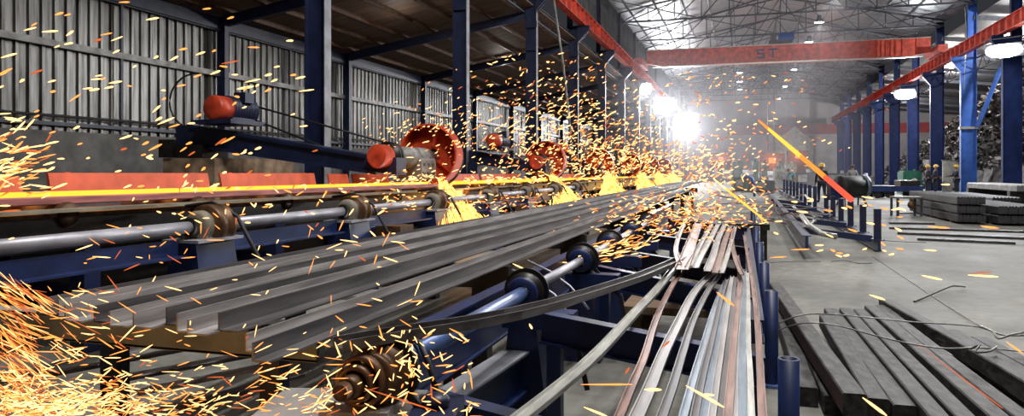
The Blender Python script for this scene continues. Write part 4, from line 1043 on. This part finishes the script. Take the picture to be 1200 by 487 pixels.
def worker(loc, face, label, pose, coat, trousers, helmet=None, scale=1.0):
    """face: heading in degrees (0 looks along +x); pose: joint overrides in the figure's own frame (x forward, y left, z up)"""
    t = thing('person', label, 'person', loc, 'workers'); t['_o'] = (0,0,0)
    t.rotation_euler = (0,0,radians(face)); t.scale = (scale,)*3
    P = dict(pelvis=(0,0,.96), waist=(0,0,1.10), chest=(.01,0,1.32), neck=(.0,0,1.49), chin=(.03,0,1.56), head=(.02,0,1.66), crown=(.0,0,1.74),
             hl=(0,.10,.90), kl=(.02,.11,.50), al=(-.02,.11,.09), tl=(.16,.13,.035), hr=(0,-.10,.90), kr=(.02,-.11,.50), ar=(-.02,-.11,.09), tr=(.16,-.13,.035),
             sl=(0,.19,1.42), el=(-.02,.25,1.13), wl=(.12,.24,.90), sr=(0,-.19,1.42), er=(-.02,-.25,1.13), wr=(.12,-.24,.90))
    P.update(pose)
    def J(n, r): return (P[n], r)
    E = [('pelvis','waist'),('waist','chest'),('chest','neck'),('neck','chin'),('chin','head'),('head','crown'),('pelvis','hl'),('hl','kl'),('kl','al'),('al','tl'),('pelvis','hr'),('hr','kr'),('kr','ar'),('ar','tr'),
         ('chest','sl'),('sl','el'),('el','wl'),('chest','sr'),('sr','er'),('er','wr')]
    R0 = dict(pelvis=.13,waist=.12,chest=.13,neck=.055,chin=.07,head=.098,crown=.06,hl=.095,kl=.062,al=.042,tl=.035,hr=.095,kr=.062,ar=.042,tr=.035,sl=.065,el=.045,wl=.03,sr=.065,er=.045,wr=.03)
    body = skin_mesh('body', {n: J(n, R0[n]) for n in R0}, E, skin_m, t)
    # hands, nose and eyes grown onto the body mesh
    m = M(); m.v = [tuple(v.co) for v in body.data.vertices]; m.f = [tuple(p.vertices) for p in body.data.polygons]; m.mi = [0]*len(m.f); m.sm = [True]*len(m.f)
    for s, e, w in (('l','el','wl'),('r','er','wr')):
        a, b = Vector(P[e]), Vector(P[w]); d = (b-a).normalized(); side = d.cross(Vector((0,1 if s == 'l' else -1,0)))
        side = side.normalized() if side.length > .05 else Vector((0,0,1)); nrm = d.cross(side)
        m.tube([b-d*.02, b+d*.03, b+d*.09], .036, 8, [.8,1.1,1.0])
        for f, (o_, ln) in enumerate(((-.030,.062),(-.010,.074),(.011,.070),(.030,.055))):
            p = b+d*.085+side*o_; m.tube([p, p+d*ln*.5+nrm*.006, p+d*ln*.85+nrm*.024], .0095, 6, [1,.95,.75])
        p = b+d*.03+side*.034; m.tube([p, p+d*.03+side*.025, p+d*.06+side*.03], .011, 6, [1,.95,.75])
    h = Vector(P['head']); fw = Vector((1,0,0)); dn = (Vector(P['chin'])-h); 
    fd = (Vector(P['chin'])-Vector(P['crown'])); fw = Vector((0,1,0)).cross(-fd).normalized(); fw = fw if fw.x > 0 else -fw
    upv = (-fd).normalized(); lat = Vector((0,1,0))
    m.tube([h+fw*.085+upv*.01, h+fw*.115-upv*.03, h+fw*.085-upv*.045], .014, 6, [.6,1,.8])
    for s in (-1,1): m.ball(h+lat*(s*.098)-upv*.01, .025, 8, 6, (.5,.4,1))
    m.cur = 1
    for s in (-1,1): m.ball(h+fw*.088+lat*(s*.034)+upv*.012, .011, 8, 6)
    m.ball(h+fw*.085-upv*.065, .018, 8, 6, (.4,1.2,.3)); m.cur = 0
    body.data = mesh_of('body', m, [skin_m, hair_m], (0,0,0))
    def gar(name, ns, es, ex, mt):
        return skin_mesh(name, {n: J(n, R0[n]+ex) for n in ns}, es, mt, t)
    gar('jacket', ['pelvis','waist','chest','sl','el','sr','er','wl','wr'], [('pelvis','waist'),('waist','chest'),('chest','sl'),('sl','el'),('el','wl'),('chest','sr'),('sr','er'),('er','wr')], .018, coat)
    gar('trousers', ['pelvis','hl','kl','al','hr','kr','ar'], [('pelvis','hl'),('hl','kl'),('kl','al'),('pelvis','hr'),('hr','kr'),('kr','ar')], .016, trousers)
    for s in 'lr':
        a, b = Vector(P['a'+s]), Vector(P['t'+s]); m = M()
        m.tube([a+UP*.06,a-UP*.03,a+(b-a)*.3-UP*.02,b,b+(b-a)*.12], .055, 10, [.9,1.05,1.0,.85,.4]); obj('boot', m, boot_m, t)
    m = M(); c = h+upv*.03
    if helmet:
        m.lathe([(.145,-.005),(.128,.005),(.125,.05),(.105,.10),(.06,.128),(.001,.135)], c, upv, 20); m.tube([c+fw*.11+lat*.07,c+fw*.165,c+fw*.11-lat*.07],.012,6); obj('helmet', m, helmet, t)
    else:
        m.lathe([(.112,-.03),(.112,.03),(.09,.085),(.04,.105),(.001,.108)], c-fw*.008, upv, 18); obj('hair', m, hair_m, t)
    return t
worker(at_z(1087,229,0), 20, 'worker in navy with yellow helmet standing at the back of the talking pair', {'wl':(.26,.12,1.12),'el':(.02,.26,1.14)}, navy_cloth, navy_cloth, yellow_m)
worker(at_z(1096,229,0), 5, 'worker in navy with yellow helmet in front of the pair, close to the board', {'wl':(.25,.14,1.02),'wr':(.22,-.16,1.08),'head':(.04,0,1.66)}, navy_cloth, navy_cloth, yellow_m)
w1 = worker(at_z(1121,229,0), 185, 'worker in navy with yellow helmet before the pale board, arms held forward', {'wl':(.42,.10,1.16),'el':(.14,.24,1.16),'wr':(.42,-.10,1.14),'er':(.14,-.24,1.16)}, navy_cloth, navy_cloth, yellow_m)
c = at_z(1110,229,0); m = M(); m.sweep([(-.24,-.16),(.24,-.16),(.28,0),(.24,.16),(-.24,.16),(-.28,0)], [c,c+UP*.3,c+UP*.8,c+UP*1.0], up=Vector((0,1,0)), scales=[.9,1.0,.95,.7], smooth=True); solo('grey_sack', m, grey_cloth, 'grey standing sack between the worker pair and the pale board', 'sack')
worker(at_z(963,237,0), 100, 'worker in navy with yellow helmet walking away past the glowing streak', {'kl':(.10,.11,.52),'al':(.06,.11,.09),'tl':(.24,.13,.035),'ar':(-.18,-.11,.11),'tr':(-.02,-.13,.035),'kr':(-.04,-.11,.51)}, navy_cloth, navy_cloth, yellow_m)
worker(at_z(931,223,0), 200, 'worker in turquoise shirt and tan trousers stooping by the rolling stands', {'waist':(.06,0,1.08),'chest':(.22,0,1.24),'neck':(.35,0,1.35),'chin':(.42,0,1.38),'head':(.44,0,1.47),'crown':(.46,0,1.55),'sl':(.22,.19,1.32),'sr':(.22,-.19,1.32),'el':(.36,.24,1.08),'er':(.36,-.24,1.08),'wl':(.52,.2,.9),'wr':(.52,-.2,.9)}, teal_cloth, tan_cloth)
worker(at_z(999,231,0), 90, 'worker with black hair standing behind the wire drum', {}, grey_cloth, navy_cloth)
# ================================================================== sparks: glowing slivers of steel in the air
q = random.Random(21)
SP = []                       # (centre, direction, length, radius, heat, region)
def spark(px, py, zc, ang, lpx, wpx, heat, reg, tilt=.35):
    """a sliver about lpx by wpx (as the photograph shows it) at distance zc, rising at ang degrees to the right"""
    c = at_d(px, py, zc); a = radians(ang)
    d = (CAMR*cos(a)+UP*sin(a)+CAMF*q.uniform(-tilt,tilt)).normalized()
    if c.z < .03: c.z = .03
    SP.append((c, d, lpx*zc/F, wpx*.5*zc/F, heat, reg))
def heat(y, o): 
    r = q.random(); return 0 if r < y else (1 if r < y+o else 2)
U = q.uniform
REG = {
 'A': ('orange spark flying in front of the corrugated wall','sparks before the corrugated wall'),
 'B': ('orange spark streaking in at the camera end of the glowing bar','sparks at the camera end of the glowing bar'),
 'C': ('bright spark of the thick shower below the free angle ends','sparks of the shower below the angle ends'),
 'H': ('spark flying over the long steel angles','sparks over the steel angles'),
 'L': ('spark bouncing about the oily pulley and grey bracket','sparks about the oily pulley'),
 'D': ('small spark of the cloud about the saws','sparks of the cloud about the saws'),
 'G': ('orange spark over the far ends of the loose strips','sparks over the far strip ends'),
 'I': ('small spark high in the hazy far hall','sparks in the hazy far hall'),
 'J': ('spark over the open floor past the blue posts','sparks over the open floor'),
 'K': ('long orange spark over the loose strips','long sparks over the loose strips'),
}
for _ in range(120):
    x = U(0,370); y = U(0,1)**.8*225
    spark(x, y, U(3.5,8), q.gauss(18,12), U(5,10) if q.random() < .6 else U(10,20), U(1.8,3.2), heat(.6,.35), 'A')
for _ in range(95):
    spark(abs(q.gauss(0,28)), q.gauss(188,28), U(3,6), q.gauss(14,14), U(6,26), U(1.5,2.6), heat(.5,.4), 'B')
for _ in range(190):       # streaks dropping in from the side
    y = U(325,487); x = U(-12,10)+abs(q.gauss(0,34)); y += x*.35
    spark(x, y, U(1.9,3.0), q.gauss(-33,11), U(14,58), U(.8,1.4), heat(.15,.5), 'C', .2)
for _ in range(520):       # dense core
    x = abs(q.gauss(70,85)); y = 487-abs(q.gauss(0,26))
    spark(x, y, U(1.7,2.8), q.gauss(4,24), U(4,20), U(1.0,1.9), heat(.55,.35), 'C')
for _ in range(260):       # spray to the right
    x = U(40,400); y = 490-abs(q.gauss(0,44))-max(0,(200-x))*.03
    spark(x, y, U(1.9,2.8), q.gauss(12,22), U(5,22), U(.9,1.8), heat(.5,.4), 'C')
for _ in range(80):
    x = U(0,150); y = U(330,450); spark(x, y, U(2,3.2), q.gauss(-24,20), U(6,28), U(1,1.9), heat(.35,.5), 'C')
for _ in range(115):
    x = U(90,500); y = U(262,400); spark(x, y, U(2.6,5.5), q.choice((-22,-18,28,70,5))+q.gauss(0,10), U(4,22), U(.9,1.8), heat(.45,.45), 'H')
for _ in range(90):
    x = U(140,470); y = 215+abs(q.gauss(0,38)); spark(x, y, U(4.5,7), q.choice((-35,-15,20,60))+q.gauss(0,12), U(4,10), U(1.2,2.4), heat(.6,.35), 'H')
for _ in range(120):
    x = U(375,560); y = U(385,487); spark(x, y, U(2.0,2.6), q.choice((-22,20,75,-60,15))+q.gauss(0,14), U(4,20), U(1.1,2.2), heat(.5,.4), 'L')
for _ in range(34):
    spark(q.gauss(480,9), q.gauss(425,16), 2.35, q.choice((-20,70))+q.gauss(0,14), U(4,13), U(1.2,2.4), heat(.7,.3), 'L')
# cloud about the saws
def sawz(x): return min(62, 4993/max(60, 868-x))
for _ in range(1500):
    x = q.gauss(690,82); yb = 203+max(0,(x-740))*.12; y = yb-abs(q.gauss(0,1))*(34+max(0,45-abs(x-620)*.28))
    if x < 470 or x > 860 or y < 60: continue
    spark(x, y, sawz(x)*U(.82,1.05), q.gauss(24,26), U(1.5,5) if q.random() < .85 else U(5,10), U(.8,1.6), heat(.58,.3), 'D')
for _ in range(130):
    a = U(.2,2.9); r = 30+abs(q.gauss(0,20)); spark(497+r*cos(a)*1.15, 180-r*sin(a)*.9, U(12,13.6), q.gauss(30,25), U(1.5,5), U(.8,1.4), heat(.6,.3), 'D')
for _ in range(300):
    x = q.gauss(745,52); y = q.gauss(196,13); spark(x, y, sawz(x)*U(.85,1.0), q.gauss(20,35), U(2,5), U(.8,1.7), heat(.42,.4), 'D')
for _ in range(270):
    x = q.choice((q.gauss(480,26),U(545,640),q.gauss(690,30))); spark(x, q.gauss(211,4.5), sawz(x)*.96, q.gauss(5,22), U(2,7), U(.8,1.7), heat(.7,.25), 'D')
for _ in range(380):
    x = U(560,700) if q.random() < .5 else U(440,720); y = 226+abs(q.gauss(0,14))
    spark(x, y, sawz(x)*U(.75,.95), q.gauss(8,26), U(2,7), U(.8,1.5), heat(.42,.4), 'D')
for _ in range(560):
    x = q.gauss(785,48); y = q.gauss(250,17)
    if y < 212: y = U(212,262)
    spark(x, y, U(6.5,12), q.gauss(10,24), U(2,8), U(.7,1.35), heat(.4,.4), 'G')
for _ in range(160):
    x = q.gauss(718,26); spark(x, 300-(x-690)*.25+q.gauss(0,7), U(6,8), q.gauss(16,10), U(5,13), U(.9,1.5), heat(.55,.4), 'G')
for _ in range(170):
    spark(U(800,900), U(205,270), U(9,16), q.gauss(-15,35), U(2,8), U(.9,1.9), heat(.45,.4), 'G')
for _ in range(210):
    x = q.gauss(850,60); y = U(85,200); spark(x, y, U(14,34), q.gauss(15,22), U(2,6), U(.8,1.7), heat(.45,.4), 'I')
for _ in range(36):
    spark(U(900,1060), U(228,300), U(8,15), q.gauss(-14,12), U(5,11), U(1.6,2.8), heat(.6,.35), 'J')
for px, py, l, w_, a, zc, h in ((1152,323,38,2.6,-4,8,0),(1092,325,26,2.6,-12,8,0),(1150,319,24,1.6,2,8.1,2),(1028,348,20,2.6,-18,6,0),(1025,476,34,4,-37,3.2,0),(1189,407,24,2.4,-35,4.5,1),(938,292,22,1.8,2,8,1),(960,287,10,2.2,0,9,0),(1090,293,14,2,-4,11,0),(1100,266,26,2.4,-4,18,1),(1108,216,10,2.2,0,18,0),(1160,270,22,3,-8,19,1),(912,301,20,1.6,4,8,1),(940,248,14,2.4,-6,9,0)):
    spark(px, py, zc, a, l, w_, h, 'J', .1)
for px, py, l, w_, a, zc, h in ((711,450,62,2.4,-1,2.8,1),(765,456,20,4,0,2.6,0),(698,482,30,3,-23,2.5,0),(826,464,52,3.6,-30,2.6,0),(830,462,14,3,-5,2.6,0),(850,350,26,3.2,-38,4,1),(608,312,16,2,-25,5,0),(622,382,7,3,-60,3,0),(780,403,12,2.5,40,3,2),(640,425,40,2,-10,3,2),(470,468,88,2,-19,2.2,2),(735,434,9,3,55,3,2)):
    if (px,py) in ((640,425),): px, py, l, w_, a, zc, h = 1135, 448, 150, 1.3, -37, 4.0, 2
    spark(px, py, zc, a, l, w_, h, 'K', .1)
# jets thrown down under each saw
JET = []
for i, (x0, y0, x1, x2, y1, n) in enumerate(((518,214,508,572,263,1000),(647,208,648,688,241,520),(712,205,704,736,231,340),(749,206,748,770,223,220),(770,206,770,786,219,160),(786,205,786,799,217,140))):
    b = []
    for _ in range(n):
        f = U(0,1)**.8; e = U(0,1); xe = x1+(x2-x1)*e
        x = x0+(xe-x0)*f+q.gauss(0,2.5); y = y0+(y1-y0)*f-abs(q.gauss(0,1))*2
        ang = -math.degrees(math.atan2(y1-y0, xe-x0))+q.gauss(0,9)
        zc = sawz(x0)*(.975-.165*f)*U(.98,1.02)
        c = at_d(x, y, zc); a = radians(ang)
        b.append((c, (CAMR*cos(a)+UP*sin(a)+CAMF*U(-.4,.4)).normalized(), U(5,14)*zc/F, U(.3,.8)*zc/F, 0 if q.random() < .62 else 1, 'E'))
    JET.append(b)

def sliver(m, c, d, l, r):
    s_ = d.cross(UP if abs(d.z) < .9 else CAMR).normalized(); u = s_.cross(d); n = 5; vs = []
    for t, k in ((-.5,.25),(-.2,.8),(.25,1.0),(.5,.35)):
        vs += [c+d*(l*t)+s_*(r*k*cos(2*pi*j/n))+u*(r*k*sin(2*pi*j/n)) for j in range(n)]
    fs = [(a*n+j, a*n+(j+1)%n, (a+1)*n+(j+1)%n, (a+1)*n+j) for a in range(3) for j in range(n)]
    m.add(vs, fs+[tuple(reversed(range(n))), tuple(range(3*n,4*n))])
HEAT = [spark_y, spark_o, spark_r]
def in_view(c):
    x = c.dot(CAMR); z = c.dot(CAMF); px = 600+F*x/z; py = HZ-F*(c.z-EYE)/z
    return 0 < px < 1200 and 0 < py < 487
def seen(s): return s[2]*s[3]/max(.3, s[0].dot(CAMF))**2 if in_view(s[0]) else 0
SP.sort(key=lambda s: -seen(s))
base = []
for h in range(3):
    m = M(); sliver(m, Vector((0,0,0)), Vector((1,0,0)), 1, 1); base.append(mesh_of('spark', m, HEAT[h], (0,0,0)))
for s in SP[:300]:
    c, d, l, r, h, reg = s
    o = link(bpy.data.objects.new('spark', base[h])); o.location = c
    o.rotation_euler = d.to_track_quat('X','Z').to_euler(); o.scale = (l, r, r)
    o['kind'] = 'thing'; tag(o, REG[reg][0], 'spark', REG[reg][1])
m = M()
for c, d, l, r, h, reg in SP[300:]: m.cur = h; sliver(m, c, d, l, r)
solo('sparks', m, HEAT, 'countless small orange and yellow sparks filling the air of the hall', 'sparks', kind='stuff')
for i, b in enumerate(JET):
    m = M()
    for c, d, l, r, h, reg in b: m.cur = h; sliver(m, c, d, l, r)
    solo('spark_jet', m, [jet_y, spark_o], f'bright yellow spark jet pouring down under the {ORD[i]} saw', 'spark jet', 'spark jets under the saws', 'stuff')

# two long glowing pieces in the air
def rod(name, pts, radii, mats, label):
    m = M(); n = len(pts)
    for i in range(n-1):
        m.cur = min(i, len(mats)-1); m.tube([pts[i], pts[i+1]], radii[i], 10, [1, radii[i+1]/radii[i]], cap=(i in (0, n-2)))
    return solo(name, m, mats, label, 'glowing rod')
hot_y = emit('rod_yellow', (1.0,.45,.05), 2.0, False); hot_o = emit('rod_orange', (1.0,.27,.04), 1.6, False); hot_r = emit('rod_red', (1.0,.13,.07), 1.1, False)
P0, P1 = at_d(889,141,7.5), at_d(998,234,6.3)
L_ = [P0+(P1-P0)*(k/8) for k in range(9)]
rod('glowing_rod', L_, [.008,.014,.017,.019,.02,.021,.023,.025,.026], [hot_o,hot_y,hot_y,hot_y,hot_o,hot_o,hot_r,hot_r], 'long glowing orange rod flying high over the open floor')
P0, P1 = at_d(837,210,9), at_d(900,261,7.5)
rod('glowing_sliver', [P0+(P1-P0)*(k/4) for k in range(5)], [.008,.011,.012,.011,.006], [spark_y,hot_y,hot_y,hot_y], 'thin yellow glowing sliver above the far ends of the loose strips')
P0, P1 = at_d(1078,404,4.5), at_d(1200,497,3.6)
# ================================================================== light, haze, camera
w = bpy.data.worlds.new('World'); SC.world = w; w.use_nodes = True
bg = w.node_tree.nodes['Background']; bg.inputs[0].default_value = (.62,.66,.75,1); bg.inputs[1].default_value = .05

# unseen lights above the frame: hall rows carried on, plus added foreground fill
for x, y, p in ((4.85,36,800),(4.85,28,800),(4.85,20,800),(4.85,12,800),(4.0,5,800),(-.5,30,700),(-.5,20,700),(-.5,11,700),(-.3,4.5,2800),(1.6,2,1000),(.6,7,1200)):
    l = bpy.data.lights.new('unseen_hall_light','POINT'); l.energy = p*.72; l.color = (1,.97,.93); l.shadow_soft_size = .3
    o = link(bpy.data.objects.new('unseen_hall_light', l)); o.location = (x,y,10.5)
# bare unseen lights without fittings inside the left aisle, under the rusty roof
for y, p in ((14,26),(24,30),(36,40)):
    l = bpy.data.lights.new('unseen_aisle_light','POINT'); l.energy = p; l.color = (1,.95,.88); l.shadow_soft_size = .2
    o = link(bpy.data.objects.new('unseen_aisle_light', l)); o.location = (-11.5,y,6.4)
for y in (48, 62, 78, 104):  # unseen lights added to brighten the scrap heap and the end wall
    l = bpy.data.lights.new('yard_fill_light','POINT'); l.energy = 3200; l.color = (1,.97,.92); l.shadow_soft_size = .3
    o = link(bpy.data.objects.new('yard_fill_light', l)); o.location = (18.5,y,9.2)
# the orange light of the spark jets
for i, y in enumerate(SAWY):
    l = bpy.data.lights.new('spark_jet_light','POINT'); l.energy = 70 if i == 0 else 90; l.color = (1,.45,.12); l.shadow_soft_size = .25
    o = link(bpy.data.objects.new('spark_jet_light', l)); o.location = (XB+.5,y+.5,1.0)
for p, e in (((-2.7,1.3,.5),9),((-1.75,1.75,.75),3)):
    l = bpy.data.lights.new('spark_shower_light','POINT'); l.energy = e; l.color = (1,.45,.12); l.shadow_soft_size = .2
    o = link(bpy.data.objects.new('spark_shower_light', l)); o.location = p

def volume(name, dens, col, aniso=.3):
    m = bpy.data.materials.new(name); m.use_nodes = True; nt = m.node_tree; nt.nodes.clear()
    v = nt.nodes.new('ShaderNodeVolumeScatter'); v.inputs['Color'].default_value = (*col,1); v.inputs['Density'].default_value = dens; v.inputs['Anisotropy'].default_value = aniso
    o = nt.nodes.new('ShaderNodeOutputMaterial'); nt.links.new(v.outputs[0], o.inputs['Volume']); return m
m = M(); m.box(XL-.3, 6.5, 41, YE-.3, .02, 14.2)
solo('smoke_haze', m, volume('smoke_haze', .0032, (.92,.9,.95), .72), 'thin smoke haze filling the hall from the closest floodlight to the end wall', 'haze', kind='stuff')

cam = bpy.data.cameras.new('camera'); co = link(bpy.data.objects.new('camera', cam)); SC.camera = co
cam.sensor_width = 36; cam.lens = F/1200*36; cam.shift_y = -(243.5-HZ)/1200
co.location = (0,0,EYE); co.rotation_euler = (pi/2, 0, TH); cam.clip_end = 400; cam.clip_start = .05
vs_ = SC.view_settings; vs_.view_transform = 'Standard'; vs_.look = 'None'; vs_.gamma = 1; vs_.exposure = 0; vs_.use_curve_mapping = False
SC.cycles.use_denoising = True; SC.cycles.volume_bounces = 1
